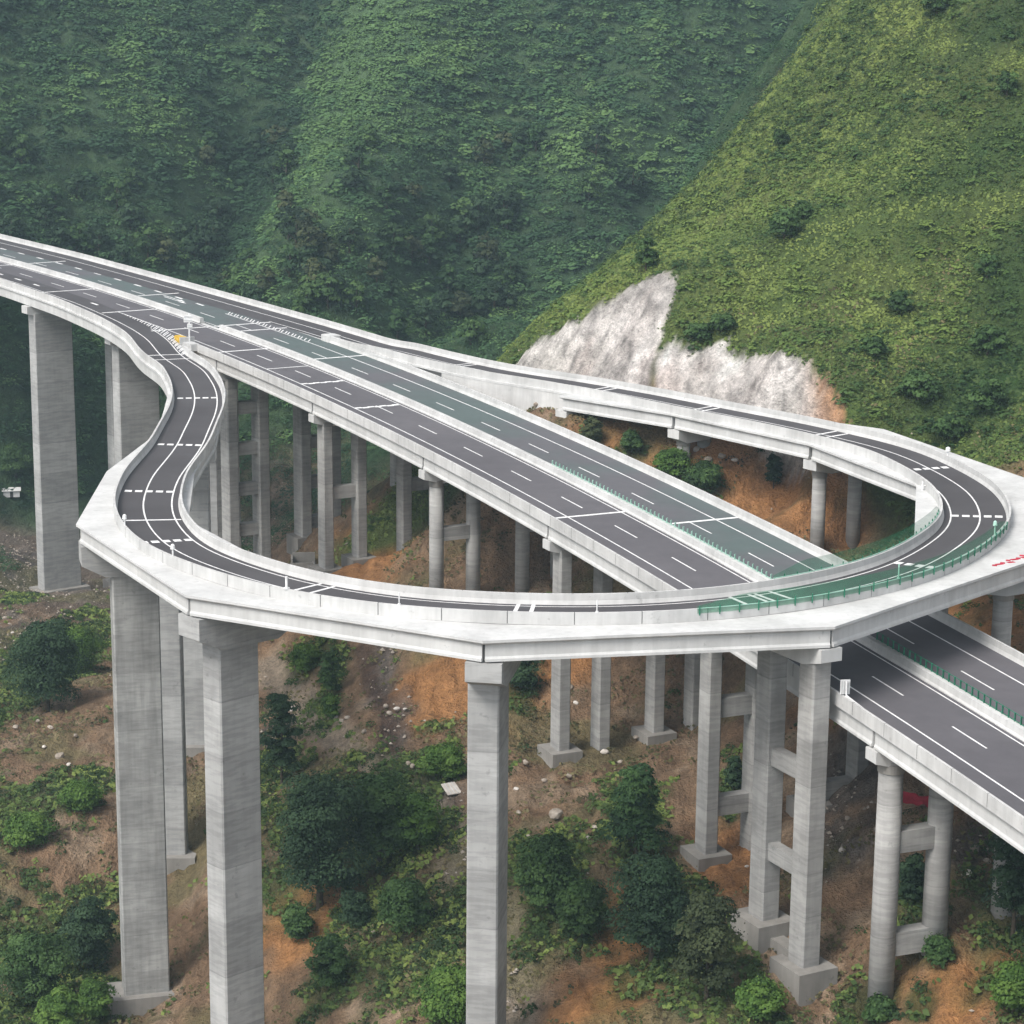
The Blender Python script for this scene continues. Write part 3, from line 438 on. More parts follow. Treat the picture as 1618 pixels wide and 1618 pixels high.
def ground_colour(x, y, z):
    n = fbm(x/14.0, y/14.0, 4, 41); n2 = fbm(x/4.0, y/4.0, 3, 42)
    A = lambda c: np.array(c)[None, :]
    w = lambda m: m[:, None]
    base = A((.245, .158, .096)) + w(n)*A((.06, .035, .02)) + w(n2)*A((.04, .03, .02))
    tan = A((.33, .25, .175)); m = sstep(.15, .45, n2+.3*n)*.6; base = base*(1-w(m))+tan*w(m)
    m = in_ell([(a_, b_, c_*1.25, d_*1.25) for a_, b_, c_, d_ in ORANGE], x, y, .5, .35)*.9; base = base*(1-w(m))+A((.42, .20, .075))*w(m)
    m = sstep(395, 430, y)*(1-sstep(-60, -35, x))*.75; base = base*(1-w(m))+(A((.15, .13, .115))+w(n2)*.06)*w(m)
    m = in_ell(GREY, x, y, .4, .5)*.8; base = base*(1-w(m))+(A((.115, .10, .092))+w(n2)*.05)*w(m)
    # orange cut bank below the far ramp
    d, u = cut_coords(x, y)
    m = sstep(-30, -26, d)*(1-sstep(-8, -4, d))*sstep(6, 12, x)*(1-sstep(44, 54, x))*.55; base = base*(1-w(m))+A((.40, .20, .085))*w(m)
    for RL, wd, cc, am in ((RUT, 1.1, (.095, .060, .045), .85), (TRACK, 2.2, (.33, .27, .205), .8)):
        RLa = np.array(RL); dmin = np.full(x.shape, 1e9)
        for (ax_, ay_), (bx_, by_) in zip(RLa[:-1], RLa[1:]):
            tt = np.clip(((x-ax_)*(bx_-ax_)+(y-ay_)*(by_-ay_))/((bx_-ax_)**2+(by_-ay_)**2), 0, 1); dmin = np.minimum(dmin, np.hypot(x-ax_-tt*(bx_-ax_), y-ay_-tt*(by_-ay_)))
        m = (1-sstep(wd*.6, wd*1.5, dmin+n2*.8))*am; base = base*(1-w(m))+A(cc)*w(m)
    m = sstep(.12, .4, fbm(x/11, y/11, 4, 143))*.6; base = base*(1-w(m))+A((.150, .140, .062))*w(m)
    m = in_ell(GREEN, x, y, .4, .5)*.8; base = base*(1-w(m))+A((.05, .07, .02))*w(m)
    # spur and mountain: greens
    veg = np.maximum(sstep(-2, 2, d-0)*sstep(-18, -9, x-ridge_x(np.maximum(y, 372))), sstep(440, 470, y)*(1-(1-sstep(492, 512, y))*(1-sstep(-50, -30, x))))
    veg = np.maximum(veg, sstep(48, 54, x)*sstep(295, 305, y))
    veg = np.maximum(veg, sstep(372, 380, y)*sstep(-18, -9, x-ridge_x(y)))
    ts = (1.5*tint_at(SPURTINT, x, y)-.30*sstep(45, 85, x))*.07; gr = A((.095, .130, .034)) + w(n)*A((.03, .02, .008)) + w(ts)*A((.9, .9, .25)); tf_ = tint_at(FARTINT, x, y)*.05+.04*np.exp(-((x-gully_x(y)-20)/15)**2)*sstep(540, 620, y)-.03*np.exp(-((x-gully_x(y))/7)**2); far = A((.050, .092, .040)) + w(n)*A((.018, .02, .008)) + w(tf_)*A((.6, 1.0, .4))  # gully shading put into the far ground colour, brighter strip beside it
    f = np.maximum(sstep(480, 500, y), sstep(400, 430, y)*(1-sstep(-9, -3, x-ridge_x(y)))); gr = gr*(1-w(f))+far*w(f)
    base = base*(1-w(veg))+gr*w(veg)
    r = rock_mask(x, y)
    rk = A((.74, .69, .65)) + w(n2)*.16 + w(n)*A((.05, .03, .04))
    st = fbm(x/1.3, y/6.0, 3, 55); rk = rk*(1-w(sstep(.05, .4, st))*.42); pk = sstep(.0, .5, fbm(x/6, y/5, 3, 57)); rk = rk*(1-w(pk)*.5)+A((.55, .44, .40))*w(pk)*.5
    up = sstep(7, 17, d)*sstep(6, 16, x)*(1-sstep(26, 30, x)); rk = rk*(1-w(up)*.34)
    cr_ = np.abs(vnoise(x/1.1+.4*y, y/4.0, 63)); rk = rk*(1-w(1-sstep(.0, .07, cr_))*.5); cr_ = np.abs(vnoise(x/3.1-.3*y, y/1.6, 64)); rk = rk*(1-w(1-sstep(.0, .06, cr_))*.4)
    orr = sstep(41, 46, x); rk = rk*(1-w(orr)*.8)+A((.46, .21, .07))*w(orr)*.8
    base = base*(1-w(r))+rk*w(r)
    return np.clip(base, .008, .8), r, veg
def build_ground():
    Y = [40.0]
    while Y[-1] < 150: Y.append(Y[-1]*1.02)
    while Y[-1] < 760: Y.append(Y[-1]*1.0024)
    while Y[-1] < 3200: Y.append(Y[-1]*1.03)
    Y = np.array(Y)
    u = np.concatenate([-np.geomspace(2.6, .375, 14)[:-1], np.arange(-.36, .3601, .0026), np.geomspace(.375, 2.6, 14)[1:]])
    X, YY = np.meshgrid(u, Y); X = X*np.maximum(YY, 140.0)
    Z = ground_z(X, YY)
    x, y, z = X.ravel(), YY.ravel(), Z.ravel()
    colr, r, veg = ground_colour(x, y, z)
    # rough, blocky relief on the rock cut, erosion rills on the bare banks
    rl = fbm(x/1.6, y/2.6, 3, 61)*1.1 + fbm(x/5.0, y/7.0, 2, 62)*1.2; rl = np.round(rl*2.2)/2.2*.7+rl*.3
    z = z + r*rl*.5
    rill = np.abs(vnoise(x/2.2+.25*y/8, y/14.0, 71))
    z = z - (1-r)*(1-veg)*sstep(.35, 0, rill)*-0.0 - (1-veg)*(1-r)*np.clip(.4-rill, 0, 1)*1.8*sstep(150, 200, y)
    ny, nx = X.shape
    me = D.meshes.new('hillside'); me.vertices.add(len(x)); me.vertices.foreach_set('co', np.stack([x, y, z], 1).astype(np.float32).ravel())
    i = np.arange((ny-1)*(nx-1)); a = (i//(nx-1))*nx + i % (nx-1)
    q = np.stack([a, a+1, a+nx+1, a+nx], 1)
    me.loops.add(q.size); me.loops.foreach_set('vertex_index', q.ravel().astype(np.int32))
    me.polygons.add(len(q)); me.polygons.foreach_set('loop_start', (np.arange(len(q))*4).astype(np.int32))
    me.update(calc_edges=True); me.validate()
    me.polygons.foreach_set('use_smooth', np.ones(len(me.polygons), bool))
    ca = me.color_attributes.new('ground_colour', 'FLOAT_COLOR', 'POINT')
    ca.data.foreach_set('color', np.concatenate([colr, np.ones((len(x), 1))], 1).astype(np.float32).ravel())
    me.materials.append(M['ground'])
    o = D.objects.new('hillside_ground', me); COL.objects.link(o); tag(o, kind='structure')
build_ground()

# ---------------------------------------------------------------- foliage as leaf-sized faces
rng = np.random.default_rng(3)
def leaf_mesh(name, P, N, S, T, mat, parent=None, aspect=.75):
    """P centres, N normals, S sizes, T tints: one small quad per leaf spray"""
    n = len(P); N = N/np.maximum(np.linalg.norm(N, axis=1, keepdims=True), 1e-6)
    r = rng.normal(size=(n, 3)); U = np.cross(N, r); U /= np.maximum(np.linalg.norm(U, axis=1, keepdims=True), 1e-6); W = np.cross(N, U)
    a = (S*(.5+.25*rng.random(n)))[:, None]; b = a*aspect
    V = np.stack([P-U*a, P-W*b+N*b*.15, P+U*a, P+W*b+N*b*.15], 1).reshape(-1, 3)
    me = D.meshes.new(name); me.vertices.add(4*n); me.vertices.foreach_set('co', V.astype(np.float32).ravel())
    me.loops.add(4*n); me.loops.foreach_set('vertex_index', np.arange(4*n, dtype=np.int32))
    me.polygons.add(n); me.polygons.foreach_set('loop_start', (np.arange(n)*4).astype(np.int32))
    me.update(calc_edges=True)
    at = me.attributes.new('leaf_tint', 'FLOAT', 'POINT'); at.data.foreach_set('value', np.repeat(np.clip(T, 0, 1), 4).astype(np.float32))
    me.materials.append(M[mat] if isinstance(mat, str) else mat)
    o = D.objects.new(name, me); COL.objects.link(o)
    if parent is not None: o.parent = parent
    return o
def clump_leaves(C, R, H, n, size, tint, up=.5, jit=.30, mixt=.78):
    """leaves on the upper shells of many clumps at once. C (k,3), R (k,), H (k,)"""
    k = len(C); idx = np.repeat(np.arange(k), n); m = len(idx)
    d = rng.normal(size=(m, 3)); d /= np.linalg.norm(d, axis=1, keepdims=True); d[:, 2] = np.abs(d[:, 2])*1.0-.12
    rad = .62+.42*rng.random(m)**.6
    P = C[idx] + d*np.stack([R[idx], R[idx], H[idx]], 1)*rad[:, None]
    N = d*.9 + rng.normal(size=(m, 3))*jit; N[:, 2] += up
    S = size[idx]*(.6+.8*rng.random(m)); T = tint[idx]*mixt+(1-mixt)*rng.random(m)
    return P, N, S, T

def cover(name, label, pts_xy, r0, r1, n, leaf, mat, hz=.75, group=None, tscale=12.0, tf=None, up=.5, jit=.30, mixt=.78):
    x, y = pts_xy[:, 0], pts_xy[:, 1]
    z = ground_z(x, y)
    R = r0+(r1-r0)*rng.random(len(x))**1.6; H = R*hz*(.7+.6*rng.random(len(x)))
    tint = np.clip(.5+.9*fbm(x/tscale, y/tscale, 3, 99)+.28*rng.normal(size=len(x)) + (tf(x, y) if tf else 0), 0, 1)
    P, N, S, T = clump_leaves(np.stack([x, y, z-.1], 1), R, H, n, leaf*(.7+.6*rng.random(len(x)))*np.clip(R/((r0+r1)/2), .7, 1.6)*(np.clip((y-330)/290, .42, 1.1) if mat == 'cover_far' else 1), tint, up, jit, mixt)
    o = leaf_mesh(name, P, N, S, T, mat); tag(o, label, 'plants', kind='stuff'); return o

# forest and scrub across the valley
u = rng.uniform(-.33, .33, 70000); y = 425+(790-425)*rng.random(70000)**.9; x = u*y
z = ground_z(x, y, False); keep = (z > -118.5)
# keep only slopes a camera near here could see (not the plateau behind the top)
keep &= (y < 770) & (x < ridge_x(y)-8) & ((y > 452) | (x > -25))
dens = .80+.30*fbm(x/16, y/16, 3, 15); keep &= rng.random(len(x)) < dens
xy = np.stack([x, y], 1)[keep][:34000]
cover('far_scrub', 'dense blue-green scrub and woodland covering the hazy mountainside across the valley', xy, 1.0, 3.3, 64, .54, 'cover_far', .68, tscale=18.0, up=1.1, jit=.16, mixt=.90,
      tf=lambda x, y: .45*np.exp(-((x-gully_x(y)-20)/15)**2)*sstep(540, 620, y)-.75*np.exp(-((x-gully_x(y))/7)**2)-.35*(1-sstep(500, 575, y))-.35*(1-sstep(455, 520, y))-.12*(x < gully_x(y)-8)+.20*fbm(x/40, y/60, 2, 201)+tint_at(FARTINT, x, y))  # shade on the low slopes and in the gully put into leaf tint
# scrub on the grassy spur
def spur_pts(n):
    x = rng.uniform(-40, 150, n); y = rng.uniform(300, 520, n)
    d, uu = cut_coords(x, y)
    z = ground_z(x, y, False)
    left = sstep(-16, -9, x-ridge_x(y))
    ok = ((d > 1.5) | (x > 53)) & (rock_mask(x, y) < .25) & (x < .42*y) & (rng.random(n) < left) & ~((x < 54) & (d < 2))
    return np.stack([x, y], 1)[ok]
def track_d(x, y):
    dm = np.full(x.shape, 1e9)
    for L in SPURTRACKS:
        for (ax_, ay_), (bx_, by_) in zip(L[:-1], L[1:]):
            tt = np.clip(((x-ax_)*(bx_-ax_)+(y-ay_)*(by_-ay_))/((bx_-ax_)**2+(by_-ay_)**2), 0, 1); dm = np.minimum(dm, np.hypot(x-ax_-tt*(bx_-ax_), y-ay_-tt*(by_-ay_)))
    return dm
sp = spur_pts(60000); sp = sp[track_d(sp[:, 0], sp[:, 1]) > 2.3]
rd = sp[:, 0]-ridge_x(sp[:, 1]); sp = sp[rng.random(len(sp)) < .35+.65*sstep(0, 22, rd)]
cover('spur_scrub', 'low sunlit olive scrub covering the steep grassy spur right of the rock cut', sp[:10500], .4, 1.6, 40, .30, 'cover_spur', .55, tscale=16.0, up=1.2, jit=.16, mixt=.88,
      tf=lambda x, y: -.30*sstep(45, 85, x)+.06+1.5*tint_at(SPURTINT, x, y)+.22*fbm(x/5, y/5, 2, 301))
sp2 = spur_pts(60000)
def grass(name, label, xy, per, hgt, mat):
    n = len(xy)*per; i = np.repeat(np.arange(len(xy)), per)
    x = xy[i, 0]+rng.normal(size=n)*.35; y = xy[i, 1]+rng.normal(size=n)*.35; z = ground_z(x, y)
    P = np.stack([x, y, z+hgt*.3], 1); N = rng.normal(size=(n, 3)); N *= .45; N[:, 2] += .8; N[:, 1] -= .45
    S = hgt*(.7+.7*rng.random(n)); T = np.clip(.5+.8*fbm(x/9, y/9, 3, 7)+.25*rng.normal(size=n)+(.45*(track_d(x, y) < 1.6)+1.2*tint_at(SPURTINT, x, y)-.35*sstep(45, 85, x) if mat == 'grass' else 0), 0, 1)
    return tag(leaf_mesh(name, P, N, S, T, mat), label, 'grass', kind='stuff')
grass('spur_grass', 'yellow-green grass between the scrub on the steep spur', sp2[:44000], 5, .42, 'grass')
# undergrowth in patches on the near slopes
def patch_pts(n):
    x = rng.uniform(-100, 75, n); y = rng.uniform(185, 440, n)
    g_ = in_ell(GREEN, x, y, .35, .55); o_ = in_ell(ORANGE, x, y, .3, .2)
    sc = .004+sstep(.15, .5, fbm(x/10, y/10, 3, 8))*.05
    ok = (rng.random(n) < np.clip(g_*.95+sc-.5*o_, 0, 1)) & (rock_mask(x, y) < .2)
    ok |= (x < -30) & (y > 462+8*fbm(x/15, y/15, 2, 4)) & (rng.random(n) < .6)
    ok |= (x > -30) & (y > 392) & (rng.random(n) < .5)
    ok |= (x > 54) & (y > 255) & (y < 310) & (rng.random(n) < .12)
    for cx, cy in PIER_CLEAR: ok &= ((x-cx)**2+(y-cy)**2 > 9)
    return np.stack([x, y], 1)[ok]
# ---------------------------------------------------------------- ramp alignment
def _ramp_table():
    P = RP; n = len(P); out = []
    for i in range(n-1):
        p0, p1, p2, p3 = P[max(i-1, 0)], P[i], P[i+1], P[min(i+2, n-1)]
        for k in range(4):
            t = k/4.0; out.append(.5*((2*p1)+(-p0+p2)*t+(2*p0-5*p1+4*p2-p3)*t*t+(-p0+3*p1-3*p2+p3)*t**3))
    out.append(P[-1]); return np.array(out)
RT = _ramp_table(); RN = len(RT)
_d = np.gradient(RT[:, :2], axis=0); _d = np.stack([np.convolve(np.pad(_d[:, i], 3, 'edge'), np.ones(7)/7, 'valid') for i in (0, 1)], 1)
RHX = _d/np.linalg.norm(_d, axis=1, keepdims=True)
def fall(t): return .03*float(sstep(262, 320, t)*(1-sstep(560, 600, t)))
def ramp(t, v, dz=0.0):
    """t: metres along the loop ramp, v metres across (positive towards the inside of the loop)"""
    t = min(max(t, 0), RN-1.001); i = int(t); f = t-i
    p = RT[i]*(1-f)+RT[i+1]*f; h = RHX[i]*(1-f)+RHX[i+1]*f
    x, y = p[0]+h[1]*v, p[1]-h[0]*v
    z = p[2]-fall(t)*v
    s_, v_ = (None, None)
    if t < 238 or t > 646:                       # runs on the motorway's own surface here
        s_, v_ = hwy_sv(x, y); w = float(sstep(238, 222, t)+sstep(646, 658, t)); z = z*(1-w)+float(hwy(s_, v_)[2])*w+.012*w
    return Vector((x, y, z+dz))
def ramp_near(x, y): return int(np.argmin((RT[:, 0]-x)**2+(RT[:, 1]-y)**2))
def rhead(t): h = RHX[int(min(max(t, 0), RN-1))]; return math.atan2(h[1], h[0])
T_A, T_B = 219, 657                              # where the ramp leaves and rejoins the motorway (gore noses)

def frange(a, b, st): return list(np.arange(a, b-1e-6, st))+[b]
def H3(s, v, dz=0): return Vector(hwy(s, v, dz).tolist())

LINES = [-250.0, -154.0, -115.0, -76.0, -38.0, 1.5, 40.5, 79.5, 117.5, 156.0]    # pier lines of the motorway viaduct
S0, S1 = -330.0, 172.0
hv = empty('motorway_viaduct', (0, 300, -66), 'straight twin-carriageway motorway viaduct of grey concrete passing under the loop ramp', 'viaduct')
rv = empty('loop_ramp_viaduct', (0, 260, -62), 'curling single-lane ramp viaduct with broad white deck edges on tall piers, crossing over the motorway', 'viaduct')

ss = frange(S0, S1, 3.0)
def hsweep(prof, s0=S0, s1=S1, step=3.0, mb=None):
    mb = mb or MB(); mb.sweep([[H3(s, v, z) for v, z in prof] for s in frange(s0, s1, step)]); return mb
def rsweep(prof, t0, t1, step=1.5, mb=None):
    mb = mb or MB(); mb.sweep([[ramp(t, v, z) for v, z in prof] for t in frange(t0, t1, step)]); return mb
def hsheet(v0, v1, dz, s0, s1, mb, step=3.0):
    mb.sweep([[H3(s, v0, dz), H3(s, v1, dz)] for s in frange(s0, s1, step)], closed_profile=False)
def rsheet(v0, v1, dz, t0, t1, mb, step=1.5):
    mb.sweep([[ramp(t, v0, dz), ramp(t, v1, dz)] for t in frange(t0, t1, step)], closed_profile=False)

# --- motorway deck: slab, girders, asphalt
for va, vb in ((-7.35, 4.76), (4.84, 16.95)):
    hsweep([(va, -.06), (vb, -.06), (vb, -.28), (vb-.5, -.36), (va+.5, -.36), (va, -.28)]).build('deck_slab', 'deck', hv)
for k, (a, b) in enumerate(zip([S0]+LINES, LINES+[S1])):      # one row of girders per span
    for va, vb in ((-7.35, 4.76), (4.84, 16.95)):
        for side in (0, 1):
            va2 = va+.40 if side == 0 else vb-.40; d = 1 if side == 0 else -1
            prof = [(va2, -.362), (va2+d*.62, -.362), (va2+d*.62, -1.75), (va2+d*.75, -1.95), (va2+d*.75, -2.2), (va2-d*.12, -2.2), (va2-d*.12, -1.98), (va2, -1.75)]
            if side == 1: prof = prof[::-1]
            hsweep(prof, a+.25, b-.25, 4.0).build('edge_girder', 'girder', hv)
        mb = MB()
        for j in range(4):
            v = va+2.9+j*2.1
            hsweep([(v-.3, -.362), (v+.3, -.362), (v+.3, -2.15), (v-.3, -2.15)], a+.3, b-.3, 6.0, mb)
        mb.build('inner_girders', 'girder', hv)
mb = MB(); hsheet(-6.9, 4.25, 0, S0, S1, mb); mb.build('left_road_surface', 'asphalt', hv)
mb = MB(); hsheet(5.35, 16.5, 0, S0, 87, mb); mb.build('right_road_surface', 'asphalt_green', hv)
mb = MB(); hsheet(5.35, 16.5, 0, 87, S1, mb); mb.build('right_road_surface', 'asphalt', hv)

# --- barriers
BAR = [(0, -.30), (.48, -.30), (.48, .0), (.42, .12), (.30, .42), (.27, 1.08), (.0, 1.08)]           # outer face at v=0
def bprof(v, d, h=1.0): return [(v+d*a, z*(h if z > 0 else 1)) for a, z in BAR][::(1 if d > 0 else -1)]
hsweep(bprof(-7.38, 1), -86, S1).build('parapet', 'barrier', hv)
hsweep(bprof(16.98, -1), -82, S1).build('parapet', 'barrier', hv)
MED = [(4.27, -.05), (5.33, -.05), (5.33, .10), (5.18, .30), (5.12, .95), (4.48, .95), (4.42, .30), (4.27, .10)]
hsweep(MED, -100, S1).build('median_barrier', 'barrier', hv)
hsweep(MED, S0, -108).build('median_barrier', 'barrier', hv)

# --- road markings
ED, DA, JT = MB(), MB(), MB()
PZ = .014
def hline(v, s0, s1, w=.17): hsheet(v-w/2, v+w/2, PZ, s0, s1, ED)
hline(3.72, S0, S1); hline(5.88, S0, S1); hline(-3.74, -126, S1, .2); hline(13.34, -116, S1, .2)
for k in range(-20, 16):
    s = 15*k-45.0
    if s < -260 or s+6 > S1: continue
    DA = MB(); hsheet(-.1, .1, PZ, s, s+6, DA, 3); DA.build('lane_dash', 'paint', hv)
    s2 = s-13.8+15
    if s2+6 < S1: DA = MB(); hsheet(9.5, 9.7, PZ, s2, s2+6, DA, 3); DA.build('lane_dash', 'paint', hv)
for s in np.arange(-255, -122, 9.0):                          # short thick dashes along the slip lanes
    DA = MB(); hsheet(13.5, 14.0, PZ, s, s+3, DA, 1.5); DA.build('slip_lane_dash', 'paint', hv)
for s in np.arange(-237, -136, 9.0): DA = MB(); hsheet(-4.0, -3.5, PZ, s, s+3, DA, 1.5); DA.build('slip_lane_dash', 'paint', hv)
def hcross(s, v0, v1, w=.55, mb=None):
    (mb or JT).add([H3(s-w/2, v0, PZ+.002), H3(s+w/2, v0, PZ+.002), H3(s+w/2, v1, PZ+.002), H3(s-w/2, v1, PZ+.002)], [(0, 1, 2, 3)])
def one(f):
    global JT
    JT = MB(); f(); JT.build('joint_line', 'paint', hv)
for s in (39.4, 156, -80, -104, -126, -154, -193): one(lambda: hcross(s, -6.9, 4.24))
for s in (-29.5, -49.5): one(lambda: [hcross(s+.25*(j % 2), -3.6+j*1.02, -3.6+j*1.02+1.04, .75) for j in range(7)])
one(lambda: hcross(-63, -3.6, 3.6, .35))
for s in (46.5, -68, -104, -97.5, -142, -193): one(lambda: hcross(s, 5.36, 16.5))
def comb(hv_line, side, t0, t1, lim):
    mb = MB(); t = t0
    while t < t1:
        p = ramp(t, 3.45); s, v = hwy_sv(p.x, p.y); gap = (v-hv_line)*side
        if .25 < gap:
            L_ = min(gap-.1, lim)
            if side > 0: a, c_ = hv_line+.1, hv_line+.1+L_
            else: a, c_ = v+.1, v+.1+L_
            sk = -1.3*L_
            mb.add([H3(s, a, PZ+.02), H3(s+.38, a, PZ+.02), H3(s+.38+sk, c_, PZ+.02), H3(s+sk, c_, PZ+.02)], [(0, 1, 2, 3)])
        t += 1.3
    mb.build('hatch_marking', 'paint', hv)
comb(13.45, 1, 186, 219, 1.3); comb(-3.85, -1, 655, 704, 2.3)
for s0, v0, d in ((-141, 12.6, 1), (-139, 11.9, 1), (-156, -5.1, -1)):
    JT = MB(); hsheet(v0-.12, v0+.12, PZ, s0, s0+7, JT, 3.5)
    JT.add([H3(s0+7, v0-.5, PZ), H3(s0+9.5, v0, PZ), H3(s0+7, v0+.5, PZ)], [(0, 1, 2)]); JT.build('arrow_marking', 'paint', hv)
ED.build('edge_lines', 'paint', hv)

# --- loop ramp deck. Between the piers the girders and the slab edge run straight, the road curves on top of them
J = [j for j in JOINTS]
for j in J:                                                   # keep the slab under the inner parapet
    t = j[0]; n = Vector((RHX[t][1], -RHX[t][0])); off = (Vector(j[3:5])-Vector(RT[t][:2].tolist())).dot(n)
    if off < 4.7: j[3], j[4] = (Vector(j[3:5])+n*(4.7-off))[:]
J.sort()
def jpt(x, y, t, dz=0):
    n = Vector((RHX[t][1], -RHX[t][0])); off = (Vector((x, y))-Vector(RT[t][:2].tolist())).dot(n)
    return Vector((x, y, RT[t][2]-fall(t)*max(-4.5, min(5, off))+dz))
O = [jpt(j[1], j[2], j[0]) for j in J]; I = [jpt(j[3], j[4], j[0]) for j in J]
SL = -.13
def lerp(a, b, f): return a*(1-f)+b*f
for i in range(len(J)-1):
    mb = MB(); rings = []
    oa, ob, ia, ib = O[i], O[i+1], I[i], I[i+1]
    n = 8; up = Vector((0, 0, 1)); za, zb_ = RT[J[i][0]][2], RT[J[i+1][0]][2]
    do = ((oa+ob)/2-(ia+ib)/2).normalized()
    for k in range(n+1):
        f = k/n; o_, i_ = lerp(oa, ob, f), lerp(ia, ib, f); tc = J[i][0]*(1-f)+J[i+1][0]*f
        dzp = up*float(RT[int(tc)][2]-(za*(1-f)+zb_*f)); o_ = o_+dzp; i_ = i_+dzp
        r = []
        for m in range(7): r.append(lerp(o_, i_, m/6)+up*SL)
        dd = (o_-i_).normalized()
        r += [i_+up*(SL-.26), i_-dd*-.2+up*(SL-.42), o_-dd*.2+up*(SL-.42), o_+up*(SL-.26)]
        rings.append(r)
    mb.sweep(rings); mb.build('deck_slab', 'deck', rv)
    along = (ob-oa).normalized(); gap = along*.22
    for (a, b, d) in ((oa, ob, -do), (ia, ib, do)):
        al = (b-a).normalized(); a2, b2 = a+al*.3+d*.42, b-al*.3+d*.42
        prof = [(0, SL-.425), (.6, SL-.425), (.6, -1.80), (.75, -2.0), (.75, -2.28), (-.14, -2.28), (-.14, -2.02), (0, -1.80)]
        dh = Vector((d.x, d.y, 0)).normalized()
        mb = MB(); mb.sweep([[p+dh*x+up*z for x, z in prof] for p in (a2, lerp(a2, b2, .5), b2)]); mb.build('edge_girder', 'girder', rv)
    mb = MB()
    for m in range(1, 5):
        a2, b2 = lerp(oa, ia, m/5), lerp(ob, ib, m/5); al = (b2-a2).normalized(); sd_ = al.cross(up).normalized()
        mb.sweep([[p+sd_*x+up*z for x, z in ((-.3, SL-.43), (.3, SL-.43), (.3, -2.2), (-.3, -2.2))] for p in (a2+al*.35, b2-al*.35)])
    mb.build('inner_girders', 'girder', rv)
tA, tB = J[0][0], J[-1][0]
# curved approach decks at both ends
rsweep([(-3.9, -.13), (4.9, -.13), (4.9, -.45), (-3.9, -.45)], 0, tA-.2, 4).build('approach_slab', 'deck', rv)
rsweep([(-3.9, -.13), (4.9, -.13), (4.9, -.45), (-3.9, -.45)], tB+.2, RN-2, 4).build('approach_slab', 'deck', rv)
for (v, a, b) in ((-3.3, 0, tA-.3), (3.5, T_A+6, tA-.3), (-3.3, tB+.3, RN-2), (3.6, tB+.3, T_B-4)):
    rsweep([(v-.3, -.455), (v+.3, -.455), (v+.3, -2.25), (v-.3, -2.25)], a, b, 4).build('edge_girder', 'girder', rv)
for a, b in ((0, tA-.3), (tB+.3, RN-2)):
    mb = MB()
    for v in (-1.2, 1.2): rsweep([(v-.3, -.455), (v+.3, -.455), (v+.3, -2.2), (v-.3, -2.2)], a, b, 6, mb)
    mb.build('inner_girders', 'girder', rv)
# retaining wall where the ramp lands on the spur
rsweep([(4.55, -.46), (4.85, -.46), (5.2, -9.0), (3.6, -9.0)], T_A+40, tA-1.0, 3).build('retaining_wall', 'barrier', rv)

mb = MB(); rsheet(-2.98, 4.05, 0, 0, RN-2, mb); mb.build('ramp_road_surface', 'asphalt_ramp', rv)
mb = MB(); rsheet(-2.98, -2.9, -.2, 0, RN-2, mb)
def outer_prof(h=1.0): return [(-3.46, -.16), (-2.96, -.16), (-2.98, .02), (-3.04, .14), (-3.17, .42), (-3.20, 1.08), (-3.46, 1.08)][::-1]
def inner_prof(): return [(4.52, -.16), (4.03, -.16), (4.05, .02), (4.11, .14), (4.22, .42), (4.26, 1.08), (4.52, 1.08)]
rsweep(outer_prof(), 0, RN-2).build('parapet', 'barrier', rv)
rsweep(inner_prof(), T_A, T_B).build('parapet', 'barrier', rv)
EL, RB = MB(), MB()
def rline(v, t0, t1, w=.18): rsheet(v-w/2, v+w/2, PZ, t0, t1, EL, 1.0)
rline(0, 0, RN-4); rline(3.3, T_A-22, T_B+24)
def rcross(t, v0, v1, w=.6, z=.004):
    n_ = max(2, int((v1-v0)/.8)+1); 
    RB.sweep([[ramp(t-w/2, v, PZ+z), ramp(t+w/2, v, PZ+z)] for v in np.linspace(v0, v1, n_)], closed_profile=False)
def rumble(t, w=1.1):
    for j in range(5): rcross(t, -2.55+j*1.24, -2.55+j*1.24+.86, w)
def tnear(px, py): return ramp_near(px, py)
for x, y in RUMBLE: RB = MB(); rumble(tnear(x, y)); RB.build('rumble_strip', 'paint', rv)
for x, y, gap in JOINTMARKS:
    t = tnear(x, y); RB = MB()
    if gap: rcross(t-gap/2, -2.9, 3.95, .42); rcross(t+gap/2, -2.9, 3.95, .42)
    else: rcross(t, -2.9, 3.95, .5)
    RB.build('joint_line', 'paint', rv)
EL.build('edge_lines', 'paint', rv)

# ---------------------------------------------------------------- piers
PIER_CLEAR = []
def base_z(x, y, d=1.0): return gz(x, y)-d
def rect_col(root, x, y, top, h, la, wa, mat='pier', foot=None, zb=None, taper=.96, name='pier_column'):
    PIER_CLEAR.append((x, y)); b = (gz(x, y)-4.0) if zb is None else zb
    mb = MB(); mb.cbox((x, y, b), (la, wa, top-b), h, .16, taper); o = mb.build(name, mat, root)
    if foot:
        fb = MB(); fz = gz(x, y)-.2; fb.box((x, y, fz-2.2), (foot[0], foot[1], 2.2+foot[2]), h); fb.build('footing', 'footing', root)
    return b
def round_col(root, x, y, top, r, foot=None):
    PIER_CLEAR.append((x, y)); b = gz(x, y)-4.0
    mb = MB(); mb.cyl((x, y, b), r*1.06, top-b, 28, r); o = mb.build('pier_column', 'pier', root, smooth=False)
    for p in o.data.polygons: p.use_smooth = len(p.vertices) == 4
    cb = MB(); cb.cyl((x, y, top-1.2), r*1.10, .9, 28); cb.build('column_collar', 'footing', root)
    return b
def tie(root, p, q, z, w=1.1, hh=1.5):
    mb = MB(); mb.bar((p[0], p[1], z), (q[0], q[1], z), w, hh); mb.build('tie_beam', 'pier', root)
